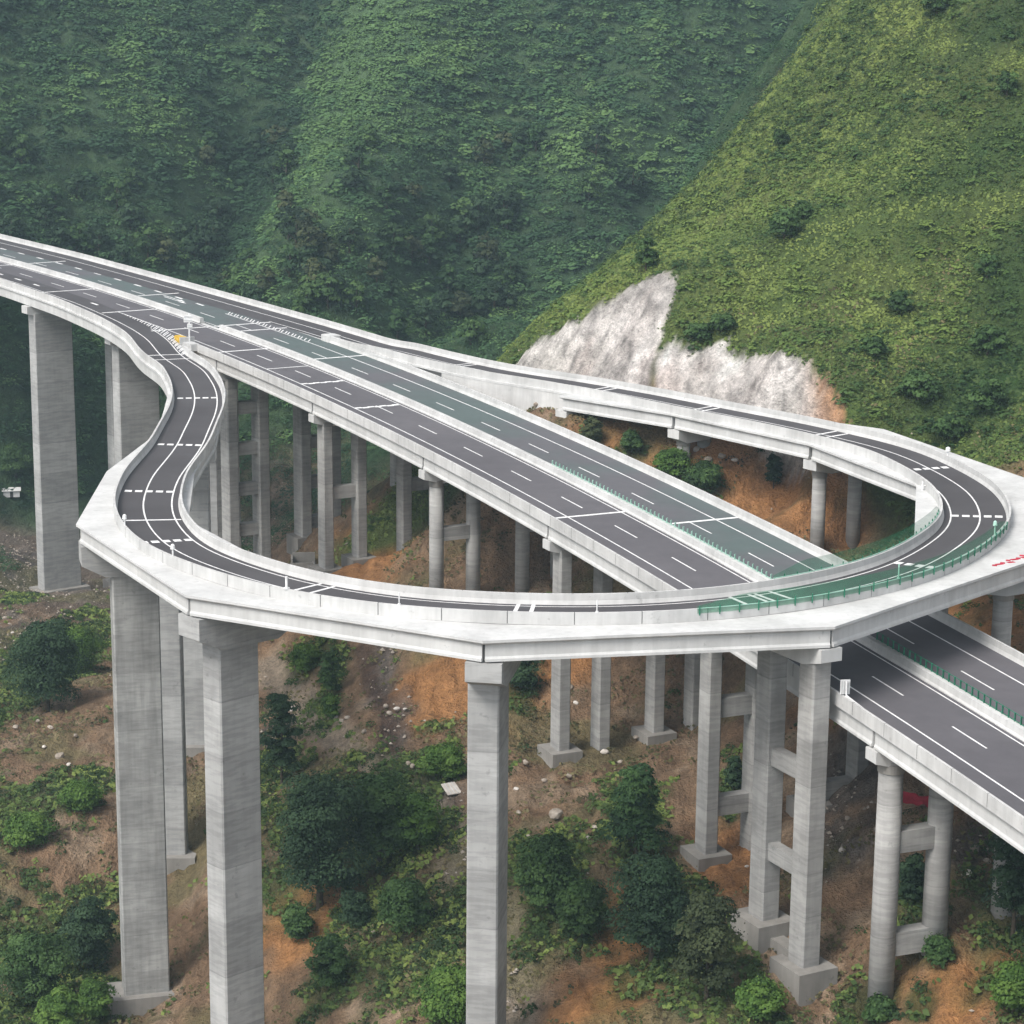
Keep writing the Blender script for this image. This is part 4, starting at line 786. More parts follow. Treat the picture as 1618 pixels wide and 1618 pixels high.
def hammer(root, p, q, ztop, w, hh, mat='girder', z2=None):
    """cap beam from p to q with tapered ends; ztop may differ at q"""
    p, q = Vector((p[0], p[1], 0)), Vector((q[0], q[1], 0)); L = (q-p).length; d = (q-p)/L; n = d.cross(Vector((0, 0, 1)))
    z2 = ztop if z2 is None else z2; mb = MB(); rings = []
    for f, hf in ((0, .62), (.22, 1), (.78, 1), (1, .62)):
        c = p+d*(L*f); zt = ztop*(1-f)+z2*f
        rings.append([c+n*(w/2)+Vector((0, 0, zt)), c-n*(w/2)+Vector((0, 0, zt)), c-n*(w/2)+Vector((0, 0, zt-hh*hf)), c+n*(w/2)+Vector((0, 0, zt-hh*hf))])
    mb.sweep(rings); mb.build('cap_beam', mat, root)
    bb = MB()
    for f in np.linspace(.08, .92, 6):
        c = p+d*(L*f); zt = ztop*(1-f)+z2*f
        bb.box((c.x, c.y, zt+.004), (.5, .5, .14), 0)
    bb.build('bearing_blocks', 'footing', root)

HPIERS = {                                                    # line: kind, size along, size across, [heights of tie beams above ground as fractions], footings
    1.5: ('round', 1.0), 117.5: ('round', 1.2), 156.0: ('round', 1.2)}
for s in LINES:
    h = hwy_head(s)
    for (c1, c2, va, vb) in ((-4.9, .8, -7.2, 4.5), (8.6, 14.3, 5.1, 16.8)):
        capz = hwy(s, (va+vb)/2)[2]-2.36
        if s <= -115:                                          # deep valley: one wide hollow wall pier for each carriageway
            cx = (c1+c2)/2 - (3.3 if c1 < 0 else .9)
            P = hwy(s, cx); e0, e1 = hwy(s, va-(3.4 if c1 < 0 else 0)), hwy(s, vb+(4.2 if c1 > 0 else 0))
            hammer(hv, e0, e1, capz, 2.6, 2.3)
            rect_col(hv, P[0], P[1], capz-1.5, h, 3.0, 7.8, 'pier_tall', foot=(6, 10.5, 1.4)); continue
        e0, e1 = hwy(s, va), hwy(s, vb)
        kind = HPIERS.get(s, ('rect',))[0]
        hammer(hv, e0, e1, capz, 2.0, 1.9)
        top = capz-1.2; P1, P2 = hwy(s, c1), hwy(s, c2)
        if kind == 'round':
            r = HPIERS[s][1]; b1 = round_col(hv, P1[0], P1[1], top, r); b2 = round_col(hv, P2[0], P2[1], top, r)
            if s == 1.5: tie(hv, P1, P2, capz-9.3, 1.3, 1.9)
            else:
                tie(hv, P1, P2, capz-9.5, 1.5, 2.2); tie(hv, P1, P2, capz-20.0, 1.5, 2.4)
        else:
            la, wa = (3.3, 1.9) if s == -76 else (2.4, 1.65)
            ft = (4.6, 4.2, 1.2) if s > -40 or c1 > 0 else None
            b1 = rect_col(hv, P1[0], P1[1], top, h, la, wa, 'pier', foot=ft); b2 = rect_col(hv, P2[0], P2[1], top, h, la, wa, 'pier', foot=ft if s < 0 else None)
            if s == -76:
                for dz in (6.5, 13.5, 20.5, 27.5, 34.5, 40.5):
                    if capz-dz > b1+4: tie(hv, P1, P2, capz-dz, 1.9, 2.0)
            elif s == -38:
                tie(hv, P1, P2, capz-12.5, 1.3, 2.0)
                if c1 > 0: pass
            elif s == 79.5:
                tie(hv, P1, P2, capz-9.0, 1.4, 2.2); tie(hv, P1, P2, capz-20.5, 1.4, 2.2)
            elif s == 40.5 and c1 > 0: pass
# ramp piers under the joints
def rp(idx): return O[idx], I[idx], J[idx][0]
def zc(idx): return min(O[idx].z, I[idx].z)-2.46
def ang(a, b): return math.atan2(b.y-a.y, b.x-a.x)
def on(idx, f): o_, i_ = O[idx], I[idx]; return o_*(1-f)+i_*f
RPI = {k: i for i, k in enumerate(['R9', 'R8', 'R7', 'R6', 'R5', 'R4', 'R3', 'R2', 'R1', 'R0', 'Q1', 'Q2'])}
for nme, i in RPI.items():
    o_, i_ = O[i], I[i]; a = ang(o_, i_); dd = (i_-o_); dd.z = 0; L = dd.length; dd.normalize()
    z = zc(i)
    zo, zi = O[i].z-2.44, I[i].z-2.44
    hammer(rv, o_+dd*.35, i_-dd*.35, zo, 3.5 if nme in ('R3', 'R2', 'R1') else 2.4, 3.6 if nme in ('R1', 'R2', 'R0') else (3.0 if nme == 'R3' else 2.1), 'pier_tall' if nme in ('R1', 'R2', 'R3') else 'girder', zi)
    top = z-1.3
    if nme == 'R9':
        P = on(i, .5); mb = MB(); zb = gz(i_.x, i_.y)-2; mb.box((P.x, P.y, zb), (L*.9, 1.8, z-1.9-zb), a); mb.build('abutment', 'pier', rv); continue
    if nme == 'R8':
        for f in (.25, .72): P = on(i, f); round_col(rv, P.x, P.y, top, .95)
    elif nme in ('R7', 'R6'):
        Ps = [on(i, .36), on(i, .84)]
        for P in Ps: round_col(rv, P.x, P.y, top, .95)
    elif nme == 'R5':
        Ps = [on(i, .28), on(i, .78)]
        for P in Ps: round_col(rv, P.x, P.y, top, 1.05)
        tie(rv, Ps[0], Ps[1], z-9, 1.3, 2)
    elif nme == 'R4':
        Ps = [R4A, R4B]
        for P in Ps: rect_col(rv, P[0], P[1], top, R4H, 2.5, 2.1, 'pier')
        for zz in (R4T1, R4T2): tie(rv, Ps[0], Ps[1], zz, 1.2, 1.8)
        for P in Ps:
            mb = MB(); zf = gz(P[0], P[1])-.2; mb.box((P[0], P[1], zf-3.4), (5.2, 4.6, 4.9), R4H); mb.build('footing', 'footing', rv)
        mb = MB(); zf = (gz(*Ps[0])+gz(*Ps[1]))/2; mb.bar((Ps[0][0], Ps[0][1], zf+.2), (Ps[1][0], Ps[1][1], zf+.2), 1.6, 1.7); mb.build('ground_beam', 'footing', rv)
    elif nme == 'R3': P = R3P; rect_col(rv, P[0], P[1], top, P[2], 6.0, 3.05, 'pier_tall', taper=.985)
    elif nme == 'R2': P = R2P; rect_col(rv, P[0], P[1], top, P[2], 5.0, 3.0, 'pier_tall', foot=(9, 6, 1.4), taper=.985)
    elif nme == 'R1': P = R1P; rect_col(rv, P[0], P[1], top, P[2], 5.3, 3.0, 'pier_stained', foot=(8.6, 5.4, 1.6), taper=.985)
    elif nme == 'R0': P = R0P; rect_col(rv, P[0], P[1], top, P[2], 6.4, 3.0, 'pier_tall', foot=(9, 5.6, 1.6), taper=.985)
    else: P = on(i, .5); rect_col(rv, P.x, P.y, top, a, 5.6, 2.8, 'pier_tall', foot=(8.4, 5.4, 1.4), taper=.985)
# piers of the approach decks beyond the noses are the motorway's own; one for the far approach
P = ramp(T_A+22, .6); t0 = T_A+22
rect_col(rv, P.x, P.y, P.z-2.9, rhead(t0)+PI/2, 4.6, 2.0, 'pier')
# dark open joints over the piers
mb = MB()
for i in range(1, len(J)-1):
    o_ = O[i]; dd = (I[i]-o_); dd.z = 0; dd.normalize()
    mb.box((o_.x+dd.x*.9, o_.y+dd.y*.9, o_.z-2.3), (.5, .30, 1.72), ang(o_, I[i]))
mb.build('expansion_gap', 'dark', rv)
# ---------------------------------------------------------------- things on the viaducts
def part(mb, name, mat, root, smooth=False): return mb.build(name, mat, root, smooth)
# anti-glare screen on the median
def glare(s0, s1, label, mat, post):
    P = H3(s0, 4.8, .95); r = empty('anti_glare_screen', P, label, 'screen', 'anti-glare screens on the median barrier')
    mb = MB(); hsweep([(5.02, 1.0), (5.08, 1.0), (5.08, 1.06), (5.02, 1.06)], s0, s1, 2.0, mb); hsweep([(5.02, 1.75), (5.08, 1.75), (5.08, 1.80), (5.02, 1.80)], s0, s1, 2.0, mb) if post else None
    mb.build('rail', mat, r)
    n = int((s1-s0)/1.06)
    for k in range(n):
        s = s0+.3+k*1.06; hh = .85 if post else .62
        sl = MB(); sl.box(H3(s, 5.05, .96), (.06, .26, hh), hwy_head(s)+.5); sl.build('slat', mat, r)
glare(17, 76, 'pale green anti-glare slats along the median before the overpass', 'pale_green', False)
glare(97, 171, 'green anti-glare slats on the median emerging from under the overpass at lower right', 'green_metal', True)

# debris netting over the motorway crossing
def netting(t0, t1, v, h, label, inner):
    P = ramp((t0+t1)/2, v, 1.08); r = empty('debris_netting', P, label, 'netting', 'green debris nets on the ramp parapets')
    mb = MB(); mb.sweep([[ramp(t, v, .62), ramp(t, v, 1.05+h*min(1, .25+(t-t0)/6.0, .25+(t1-t)/6.0))] for t in frange(t0, t1, 1.0)], closed_profile=False)
    mb.build('net', 'net', r)
    pb = MB()
    for t in np.arange(t0+.5, t1, 1.9): 
        a = ramp(t, v+(-.06 if not inner else .06), .45); pb.bar(a, a+Vector((0, 0, .95)), .11)
    pb.build('bracket_posts', 'green_metal', r)
    tb = MB(); tb.sweep([[ramp(t, v+a, 1.10+b) for a, b in ((-.04, 0), (.04, 0), (.04, .07), (-.04, .07))] for t in frange(t0, t1, 1.5)]); tb.build('base_rail', 'pale_green', r)
    return r
netting(397, 449, -3.50, 1.25, 'green mesh debris net with short posts along the outer parapet above the motorway', False)
netting(392, 436, 4.56, 1.5, 'green mesh debris net on the inner ramp parapet before the dark slope', True)

# delineators and little posts on the outer parapet
def post(t, label, hh=1.1, w=.12, head=None, mat='white', v=-3.33):
    P = ramp(t, v, 1.08); r = empty('delineator_post', P, label, 'post', 'small posts on the outer parapet of the ramp')
    mb = MB(); mb.cyl(P, w*.6, hh, 10); mb.build('post_shaft', mat, r)
    if head:
        mb = MB(); mb.cyl(P+Vector((0, 0, hh-.02)), head, .42, 14, head*.8); mb.cyl(P+Vector((0, 0, hh+.40)), head*.8, .12, 14, head*.3); mb.build('reflector_head', mat, r)
    else:
        mb = MB(); mb.cyl(P+Vector((0, 0, -.0)), w*1.4, .12, 10); mb.build('base_plate', mat, r)
for t, lab, hh, w, head, mat in POSTS: post(t, lab, hh, w, head, mat)
# tall slim pole inside the right-hand bend
P = O[3]*.0+I[3]; P = Vector((P.x-.2, P.y-.2, 0)); 
pr = ramp(373, 4.9, 0); r = empty('slim_pole', (pr.x, pr.y, pr.z-4.6), 'tall slim white pole against the inner deck edge of the right-hand bend', 'pole')
mb = MB(); mb.cyl((pr.x, pr.y, pr.z-4.6), .13, 5.6, 12, .11); mb.build('pole_shaft', 'white', r); mb = MB(); mb.bar((pr.x, pr.y, pr.z+.5), tuple(ramp(373, 4.3, .5)), .1); mb.build('bracket', 'white', r)

# sign at the left nose, with yellow crash cushion
P = H3(-88.0, -6.6, 0); r = empty('gore_sign', P, 'white pole with square sign panels standing at the yellow exit nose', 'road sign')
mb = MB(); mb.cyl(P, .13, 5.0, 12); mb.build('pole_shaft', 'white', r)
for (dx, dz, wx, hz) in ((-.15, 4.0, 1.5, 1.25), (.12, 2.95, .9, .8)):
    mb = MB(); mb.box((P.x+dx, P.y-.16, P.z+dz), (wx, .07, hz), 0); mb.build('sign_panel', 'white', r)
    mb = MB(); 
    for zz in (.25, .75): mb.box((P.x+dx, P.y-.24, P.z+dz+hz*zz), (wx*.96, .07, .07), 0)
    mb.build('panel_ribs', 'roof', r)
mb = MB(); mb.box((P.x+.1, P.y, P.z+5.0), (.55, .5, .45), 0, .8); mb.build('lamp_head', 'white', r)
P = H3(-93.5, -6.3, 0); r = empty('crash_cushion', P, 'yellow crash cushion at the nose where the ramp joins the motorway', 'crash barrier')
h = hwy_head(-91)-.10
mb = MB()
for k in range(5): q = P+Vector((math.cos(h), math.sin(h), 0))*(k*.95); mb.box(q, (.8, 1.1+.22*k, .85), h, .94)
mb.build('cushion_drums', 'yellow', r)
mb = MB()
for sgn in (-1, 1):
    a = P+Vector((-math.sin(h), math.cos(h), 0))*sgn*.75+Vector((0, 0, .6)); b = P+Vector((math.cos(h), math.sin(h), 0))*4.6+Vector((-math.sin(h), math.cos(h), 0))*sgn*1.4+Vector((0, 0, .6)); mb.bar(a, b, .08, .32)
mb.build('side_rails', 'yellow', r)
mb = MB(); q = P+Vector((math.cos(h), math.sin(h), 0))*4.9; mb.box(q, (.3, 2.6, 1.25), h); mb.build('back_plate', 'barrier', r)
# nose blocks where the parapets meet
for s, v, w, lab in ((-84.5, -7.9, 1.9, 'pale concrete nose block behind the yellow crash cushion'), (-82.5, 17.6, 2.6, 'white concrete nose block where the loop ramp leaves the far carriageway')):
    P = H3(s, v, -.1); r = empty('nose_block', P, lab, 'concrete block')
    hh = hwy_head(s)
    mb = MB(); mb.cbox(P, (3.2, w, 1.15), hh, .35); mb.build('block_body', 'barrier', r)
    mb = MB(); mb.box(P+Vector((0, 0, 1.15)), (2.6, w*.7, .07), hh); mb.build('coping', 'deck', r)

# small louvred sign panel on the motorway parapet, lower right
P = H3(112.2, -7.1, 1.08); r = empty('parapet_sign', P, 'small white ribbed panel on a bent post clamped to the near motorway parapet', 'road sign')
mb = MB(); mb.box(P+Vector((-.1, .25, .15)), (.95, .09, 1.45), .1); mb.build('panel', 'white', r)
mb = MB()
for k in range(4): mb.box(P+Vector((-.1-.32+.22*k, .15, .2)), (.05, .10, 1.3), .1)
mb.build('panel_ribs', 'roof', r)
mb = MB(); mb.bar(P+Vector((0, 0, 1.5)), P+Vector((.02, .05, 0)), .13); q = H3(115.4, -7.0, .9); mb.bar(P+Vector((.02, .05, .05)), q, .13); mb.build('bent_post', 'white', r)

mb = MB()
for t in np.arange(4, RN-4, 6.0):
    mb.add([ramp(t-.03, -3.47, -.1), ramp(t+.03, -3.47, -.1), ramp(t+.03, -3.47, 1.085), ramp(t-.03, -3.47, 1.085), ramp(t+.03, -3.19, 1.085), ramp(t-.03, -3.19, 1.085)], [(0, 1, 2, 3), (3, 2, 4, 5)])
    if T_A < t < T_B: mb.add([ramp(t-.03, 4.25, 1.085), ramp(t+.03, 4.25, 1.085), ramp(t+.03, 4.53, 1.085), ramp(t-.03, 4.53, 1.085)], [(0, 1, 2, 3)])
mb.build('parapet_joints', 'dark', rv)
mb = MB()
for s in np.arange(-84, S1-2, 6.0):
    mb.add([H3(s-.03, -7.39, -.2), H3(s+.03, -7.39, -.2), H3(s+.03, -7.39, 1.085), H3(s-.03, -7.39, 1.085), H3(s+.03, -7.1, 1.085), H3(s-.03, -7.1, 1.085)], [(0, 1, 2, 3), (3, 2, 4, 5)])
mb.build('parapet_joints', 'dark', hv)
# lettering and emblem on the outer girder above the motorway
def girder_text():
    i = 4; oa, ob = O[5], O[4]                               # from left (R4) to right (R5) as seen
    d = (ob-oa).normalized(); dh = Vector((d.x, d.y, 0)).normalized(); inw = Vector((-dh.y, dh.x, 0))
    L = (ob-oa).length
    def pos(f, z): return oa*(1-f)+ob*f+Vector((0, 0, z))
    face = .68
    r = empty('girder_lettering', pos(.45, -1.2)-inw*0, 'dark characters after a round blue emblem on the girder above the motorway', 'lettering')
    nrm_ = -inw
    rot = Matrix((( dh.x, 0, nrm_.x), (dh.y, 0, nrm_.y), (0, 1, 0))).transposed().transposed()
    rot = Matrix(((d.x, 0, nrm_.x), (d.y, 0, nrm_.y), (d.z, 1, 0)))
    def basis(p):
        m = rot.to_4x4(); m.translation = p; return m
    for ch, f, mat in (('中', .40, 'lettering'), ('国', .515, 'maroon'), ('中', .62, 'lettering'), ('铁', .725, 'lettering')):
        cu = D.curves.new('character', 'FONT'); cu.body = ch; cu.size = 1.35; cu.extrude = .012; cu.align_x = 'CENTER'; cu.offset = .02
        to = D.objects.new('tmp', cu); COL.objects.link(to); bpy.context.view_layer.update()
        dg = bpy.context.evaluated_depsgraph_get(); me = D.meshes.new_from_object(to.evaluated_get(dg)); D.objects.remove(to)
        me.transform(basis(pos(f, -1.72)+inw*(face+.0)-inw*.035+inw*0)); me.materials.clear(); me.materials.append(M[mat])
        o = D.objects.new('character', me); COL.objects.link(o); o.parent = r; o.matrix_parent_inverse = Matrix.Translation(-r.location)
    c = pos(.27, -1.2)+inw*(face-.03); ring = []
    n = 28
    V = []; Fc = []
    for k in range(n):
        a = 2*PI*k/n; rr = .72
        V.append(c+dh*rr*1.15*math.cos(a)+Vector((0, 0, rr*.78*math.sin(a))))
    V2 = [v-inw*.03 for v in V]
    mb = MB(); mb.sweep([V, V2]); mb.build('emblem_disc', 'blue', r)
    mb = MB(); b = -inw*.05
    for (x0, x1, z0, z1) in ((-.42, .42, .26, .36), (-.42, .42, -.36, -.26), (-.07, .07, -.3, .3)):
        mb.sweep([[c+dh*x+Vector((0, 0, z))+b+inw*e for x, z in ((x0, z0), (x1, z0), (x1, z1), (x0, z1))] for e in (.0, -.015)])
    mb.build('emblem_bars', 'roof', r)
girder_text()
# red painted strokes and dark tarpaulin heap on the broad deck edge at far right
c = O[4]*.62+I[4]*.38; a0 = O[4]*.80+O[5]*.2
r = empty('red_banner', (a0.x, a0.y, a0.z), 'dark red lettering strokes on the broad white deck edge at the right border', 'banner')
dd = (O[4]-O[5]).normalized(); inn = (I[4]-O[4]).normalized()
mb = MB()
for k in range(9):
    p = O[5]*.17+O[4]*.83+inn*(1.7+.25*math.sin(k*1.7))+dd*(k*.75)+Vector((0, 0, SL+.02)); mb.bar(p, p+dd*.68+inn*.35*(-1)**k, .5, .03)
mb.build('lettering_strokes', 'red', r)

# ---------------------------------------------------------------- things on the slopes
def on_ground(x, y, dz=0): return Vector((x, y, gz(x, y)+dz))
P = on_ground(-7.2, 271, -.1); r = empty('panel_sheet', P, 'pale square sheet with ribs lying on the slope beside the slim front pier', 'sheet')
mb = MB(); mb.sweep([[P+Vector((x*math.cos(.5)-y*math.sin(.5), x*math.sin(.5)+y*math.cos(.5), .35+y*.42+z)) for z, (x, y) in ((0, (-.95, yy)), (0, (.95, yy)), (.1, (.95, yy)), (.1, (-.95, yy)))] for yy in (-.95, .95)])
mb.build('sheet_board', 'rock_pale', r)
mb = MB()
for k in (-.5, 0, .5): mb.sweep([[P+Vector((x*math.cos(.5)-y*math.sin(.5), x*math.sin(.5)+y*math.cos(.5), .46+y*.42+z)) for z, (x, y) in ((0, (k-.05, yy)), (0, (k+.05, yy)), (.07, (k+.05, yy)), (.07, (k-.05, yy)))] for yy in (-.9, .9)])
mb.build('sheet_ribs', 'roof', r)
# broken formwork block and earth bench on the ledge left of the fourth pier
P = Vector((-34.6, 372.0, gz(-34.6, 372)+.2)); r = empty('formwork_block', P, 'hollow concrete formwork box beside brown earth bench under the motorway', 'formwork')
mb = MB()
for a, b, s_ in (((-1.9, -1.6, 0), (3.8, .35, 2.6), 0), ((-1.9, 1.6, 0), (3.8, .35, 3.6), 0)): mb.box(P+Vector((0, a[1], 0)), s_, 0) if False else mb.box(P+Vector((0, a[1], 0)), b, .1)
mb.box(P+Vector((-1.8, 0, 0)), (.35, 3.0, 3.2), .1); mb.box(P+Vector((1.8, 0, 0)), (.35, 3.0, 2.2), .1)
mb.build('box_walls', 'footing', r)
mb = MB(); mb.box(P+Vector((-.4, -4.2, -1.6)), (8.5, 3.8, 1.9), .08, .9); mb.box(P+Vector((3.2, -1.8, -1.2)), (3.5, 3.4, 2.6), .2, .85); mb.build('earth_bench', 'timber', r)
# red cloth bundle between the round columns, lower right
P = on_ground(43.6, 232.0, .1); r = empty('red_cloth_sheet', P, 'crumpled red cloth sheet in the shade between the two round columns', 'cloth')
V = []; nx, ny = 16, 8
for j in range(ny):
    for i in range(nx): x = (i/(nx-1)-.5)*4.2; y = (j/(ny-1)-.5)*1.8; V.append(P+Vector((x, y, .75+.25*y-.12*x+.22*vnoise(np.array(x*1.7), np.array(y*2.3), 4))))
top = MB(); V2 = [v-Vector((0, 0, .07)) for v in V]
Fc = [(j*nx+i, j*nx+i+1, (j+1)*nx+i+1, (j+1)*nx+i) for j in range(ny-1) for i in range(nx-1)]
n0 = len(V); top.add(V+V2, Fc+[tuple(q+n0 for q in f[::-1]) for f in Fc]); top.build('cloth_sheet', 'red', r, smooth=True)
mb = MB(); mb.bar(P+Vector((-2, -.7, 0)), P+Vector((2.1, .3, .5)), .12); mb.bar(P+Vector((-1.6, .6, 0)), P+Vector((1.8, -.8, .45)), .12); mb.build('support_poles', 'timber', r)
# white roofed hut and van-like tank on the valley floor, far left
P = on_ground(-113.4, 512, 0); r = empty('site_hut', P, 'tiny white roofed site hut in the green valley at the far left edge', 'hut')
mb = MB(); mb.box(P, (3.6, 2.2, 1.5), .2); mb.build('hut_wall', 'roof', r)
mb = MB(); ca, sa = math.cos(.2), math.sin(.2); rot2 = lambda x, y, z: P+Vector((x*ca-y*sa, x*sa+y*ca, z))
mb.sweep([[rot2(x, -1.4, 1.5), rot2(x, 0, 2.1), rot2(x, 1.4, 1.5), rot2(x, 1.4, 1.42), rot2(x, -1.4, 1.42)] for x in (-2.1, 2.1)]); mb.build('hut_roof', 'deck', r)
mb = MB(); mb.box(rot2(0, -1.13, 0), (.7, .06, 1.3), .2); mb.build('door', 'dark', r)
# timber planks by the foot of the tall left pier
for k, (x, y, a, L) in enumerate(((-69, 421, .5, 8.5), (-66.5, 424, .75, 6.0))):
    P = on_ground(x, y, .15); r = empty('timber_plank', P, ('long' if k == 0 else 'short')+' tan timber plank lying at the foot of the tall left pier', 'plank')
    q = on_ground(x+L*math.cos(a), y+L*math.sin(a)*1.5, .3)
    mb = MB(); mb.bar(P, q, .7, .12); mb.build('board', 'timber', r); mb = MB(); mb.bar(P+Vector((.3, -.3, .12)), q+Vector((.3, -.3, .12)), .12, .12); mb.build('edge_batten', 'timber', r)

# boulders
def boulder(x, y, rad, label, seed, pale):
    rr = random.Random(seed); bm = bmesh.new(); bmesh.ops.create_icosphere(bm, subdivisions=2, radius=1.0)
    ax = [rr.uniform(.7, 1.3) for _ in range(3)]; cuts = [Vector((rr.gauss(0, 1), rr.gauss(0, 1), rr.gauss(0, 1))).normalized() for _ in range(6)]
    for v in bm.verts:
        for c_ in cuts:
            d_ = v.co.dot(c_)
            if d_ > .72: v.co -= c_*(d_-.72)
        v.co = Vector((v.co.x*ax[0], v.co.y*ax[1], v.co.z*.7*ax[2]))*rad
    me = D.meshes.new('boulder'); bm.to_mesh(me); bm.free(); me.materials.append(M['rock_pale' if pale else 'rock'])
    o = D.objects.new('boulder', me); COL.objects.link(o); o.location = on_ground(x, y, rad*.25); o.rotation_euler = (0, 0, rr.uniform(0, 6.28))
    tag(o, label, 'boulder', 'loose boulders on the bare slopes')
for n_, (x, y, rad) in enumerate(ROCKS):
    pale = n_ % 3 == 0
    where = 'in the gully left of the slim front pier' if -30 < x < 0 else ('on the left bank beside the tallest pier' if x <= -30 else ('near the tree below the loop' if y < 262 and x < 25 else ('in the rubble at lower right' if y < 262 else 'on the slope under the far carriageways')))
    boulder(x, y, rad, ('pale' if pale else 'brown')+' angular boulder '+where, n_, pale)

# ---------------------------------------------------------------- trees and bushes
def tree(name, x, y, R, H, kind, label, group, leaf=.36, dens=1.0, trunk=True, cat=None):
    z = gz(x, y)-.2; r = empty(name, (x, y, z), label, cat or ('tree' if H > 4.5 else 'bush'), group)
    rr = random.Random(int(x*31+y*7)); npr = np.random.default_rng(abs(int(x*31+y*7)))
    k = max(7, int(9*dens*(1+R/4))); C = []; Rr = []
    for i in range(k):
        f = (i+.5)/k; zz = H*(.18+.72*f); prof = (math.sin(PI*min(1, .25+.62*f))**.8 if kind != 3 else (1.05-.72*f))
        a = i*2.399+rr.uniform(-.5, .5); rad = R*prof*rr.uniform(.25, .72)
        C.append((x+rad*math.cos(a), y+rad*math.sin(a), z+zz)); Rr.append(R*rr.uniform(.30, .52)*(.6+.5*prof))
    C = np.array(C); Rr = np.array(Rr)
    n = int(dens*150*np.clip(R/3.0, .6, 2.4))
    P, N, S, T = clump_leaves(C, Rr, Rr*.72, n, np.full(len(C), leaf), npr.random(len(C)), .45)
    # loose outer sprays break the outline
    m = int(len(P)*.12); d = npr.normal(size=(m, 3)); d /= np.linalg.norm(d, axis=1, keepdims=True); i = npr.integers(0, len(C), m)
    P2 = C[i]+d*(Rr[i]*(1.0+.45*npr.random(m)))[:, None]; 
    P = np.concatenate([P, P2]); N = np.concatenate([N, d+npr.normal(size=(m, 3))*.5]); S = np.concatenate([S, np.full(m, leaf*.8)]); T = np.concatenate([T, npr.random(m)])
    P[:, 2] = np.maximum(P[:, 2], z+.1)
    o = leaf_mesh('crown', P-np.array([x, y, z]), N, S, T, 'leaf%d' % kind, r)
    mb = MB(); tr_ = max(.08, R*.055)
    mb.sweep([[(math.cos(2*PI*i/8)*q+w*.1, math.sin(2*PI*i/8)*q, zz) for i in range(8)] for q, zz, w in ((tr_*1.5, -.6, 0), (tr_, H*.15, 0), (tr_*.8, H*.45, 1), (tr_*.35, H*.8, 2))])
    for j in range(4):
        c_ = C[(j*2+1) % len(C)]-np.array([x, y, z]); mb.bar((0, 0, H*(.15+.1*j)), tuple(c_*.85), tr_*.6)
    t_ = mb.build('trunk', 'bark', None); t_.parent = r
    return r
KN = {0: 'dark green dense', 1: 'mid green leafy', 2: 'bright green low', 3: 'deep green pointed', 4: 'olive brown'}
def place_words(px, py):
    return None
for n_, (x, y, R, H, kd, px, py) in enumerate(TREES):
    big = H > 5.5
    nm = 'broadleaf_tree' if big else 'bush'
    tree(nm, x, y, R, H, kd, TREE_LABELS[n_], 'trees and bushes on the slopes under the viaducts', leaf=.27, dens=1.7)
for n_, (x, y, R, H, kd) in enumerate(SPUR):
    tree('hillside_shrub', x, y, R, H, kd, SPUR_LABELS[n_], 'darker shrubs standing out on the spur', leaf=.42, dens=.8, cat='shrub')
frg = random.Random(4)
for n_, (x, y) in enumerate(FARTREES):
    R = frg.uniform(2.6, 4.8); kd = frg.choice([0, 0, 1, 3, 4])
    tree('hillside_tree', x, y, R, R*frg.uniform(1.5, 2.3), kd, FARWORDS[kd], 'rounded trees on the far mountainside', leaf=.75, dens=.35, cat='tree')
pts = patch_pts(60000)[:6500]
cover('near_undergrowth', 'green undergrowth creeping in patches over the bare brown slopes', pts, .45, 1.3, 46, .22, 'cover_near', .75, tscale=6)
gp = patch_pts(60000)[:7000]
grass('near_grass', 'tufts of rough grass among the undergrowth on the near slopes', gp, 4, .5, 'grass')

dp = np.stack([rng.uniform(-100, 72, 90000), rng.uniform(188, 430, 90000)], 1)
dk = (fbm(dp[:, 0]/8, dp[:, 1]/8, 3, 66) > .02) & (rock_mask(dp[:, 0], dp[:, 1]) < .1) & (dp[:, 1] < 395+dp[:, 0]*0) & ~((dp[:, 1] > 352) & (dp[:, 0] > -10)) & (in_ell(ORANGE, dp[:, 0], dp[:, 1]) < .4)
grass('dry_weeds', 'dry brownish weeds thinly scattered over the bare slopes under the viaducts', dp[dk][:9000], 3, .36, 'dry')
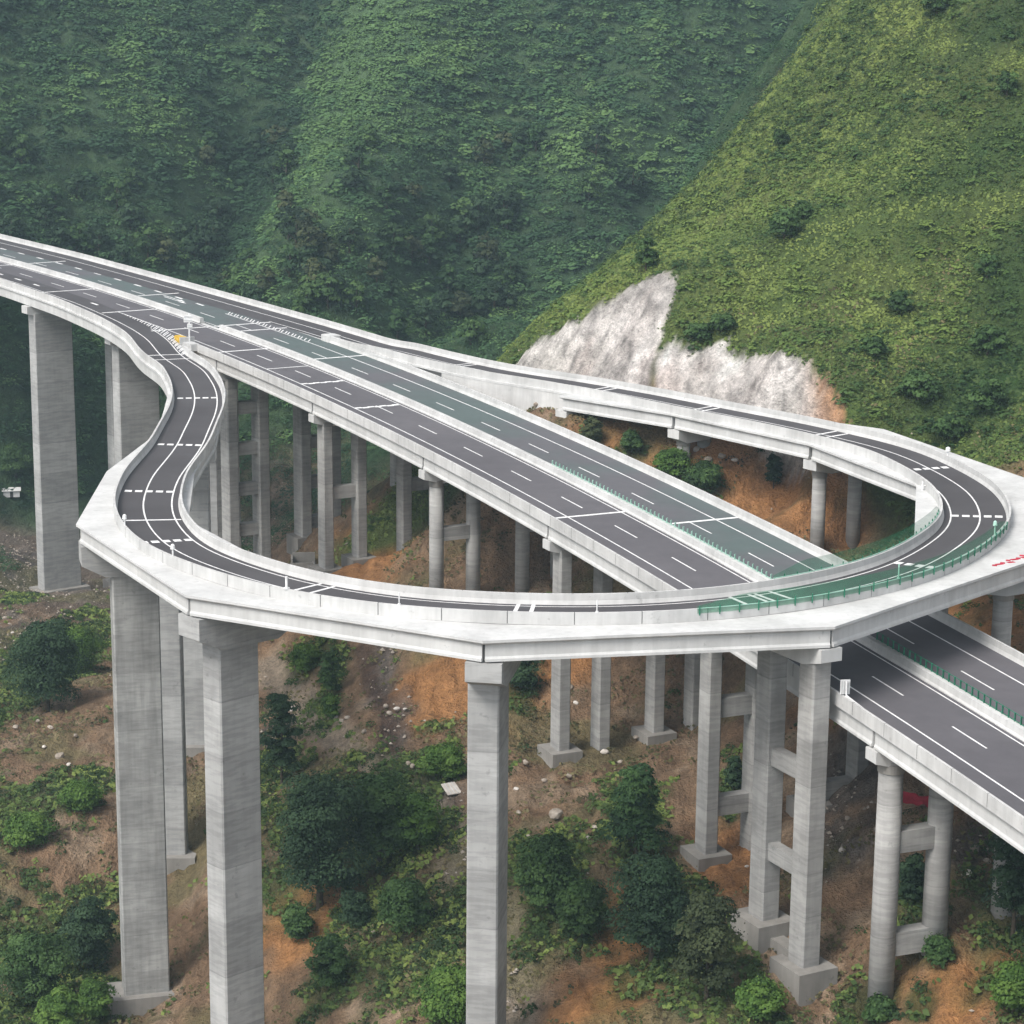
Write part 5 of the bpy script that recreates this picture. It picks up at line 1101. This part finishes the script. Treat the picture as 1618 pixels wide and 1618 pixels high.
# scattered stones
def stones():
    n = 4600; x = rng.uniform(-125, 70, n*6); y = rng.uniform(190, 495, n*6)
    m = in_ell(GREY, x, y, .4, .5)*.9+.5*sstep(400, 430, y)*(x < -45)+.16*sstep(0, .5, fbm(x/7, y/7, 3, 17)); ok = (rng.random(n*6) < m) & (rock_mask(x, y) < .1) & (in_ell(GREEN, x, y, .3) < .5) & ((x < 2) | (y < 335)) & ((y < 430) | (x < -45))
    x, y = x[ok][:n], y[ok][:n]; z = ground_z(x, y)
    V = []; Fc = []
    base = [(1, 0, 0), (0, 1, 0), (-1, 0, 0), (0, -1, 0), (0, 0, .8), (0, 0, -.5)]; tri = [(0, 1, 4), (1, 2, 4), (2, 3, 4), (3, 0, 4), (1, 0, 5), (2, 1, 5), (3, 2, 5), (0, 3, 5)]
    for a, b, c_ in zip(x, y, z):
        s_ = rng.uniform(.08, .30)*rng.uniform(.6, 1.3); h_ = rng.uniform(0, 6.28); k = len(V); j = rng.uniform(.6, 1.4, 6)
        for (p, q, w), jj in zip(base, j): V.append((a+(p*math.cos(h_)-q*math.sin(h_))*s_*jj, b+(p*math.sin(h_)+q*math.cos(h_))*s_*jj, c_+w*s_*jj))
        Fc += [(k+i, k+jj, k+l_) for i, jj, l_ in tri]
    tag(mesh('stones', V, Fc, 'rock'), 'scattered pale stones and rubble over the bare slopes', 'stones', kind='stuff')
stones()

# ---------------------------------------------------------------- air
mb = MB(); mb.box((0, 900, -300), (9000, 9000, 420)); hz = mb.build('haze', M['dark']); hz.data.materials.clear()
hm = D.materials.new('haze'); hm.use_nodes = True; t_ = hm.node_tree; t_.nodes.clear()
ov = t_.nodes.new('ShaderNodeOutputMaterial'); pv = t_.nodes.new('ShaderNodeVolumePrincipled'); pv.inputs['Color'].default_value = (.62, .86, 1.0, 1); pv.inputs['Density'].default_value = HAZE; pv.inputs['Anisotropy'].default_value = .2
t_.links.new(pv.outputs[0], ov.inputs['Volume']); hm.cycles.homogeneous_volume = True if hasattr(hm.cycles, 'homogeneous_volume') else None
hz.data.materials.append(hm); tag(hz, kind='stuff')
hz['label'] = 'thin bluish haze hanging in the mountain air'
if HAZE <= 0: D.objects.remove(hz)
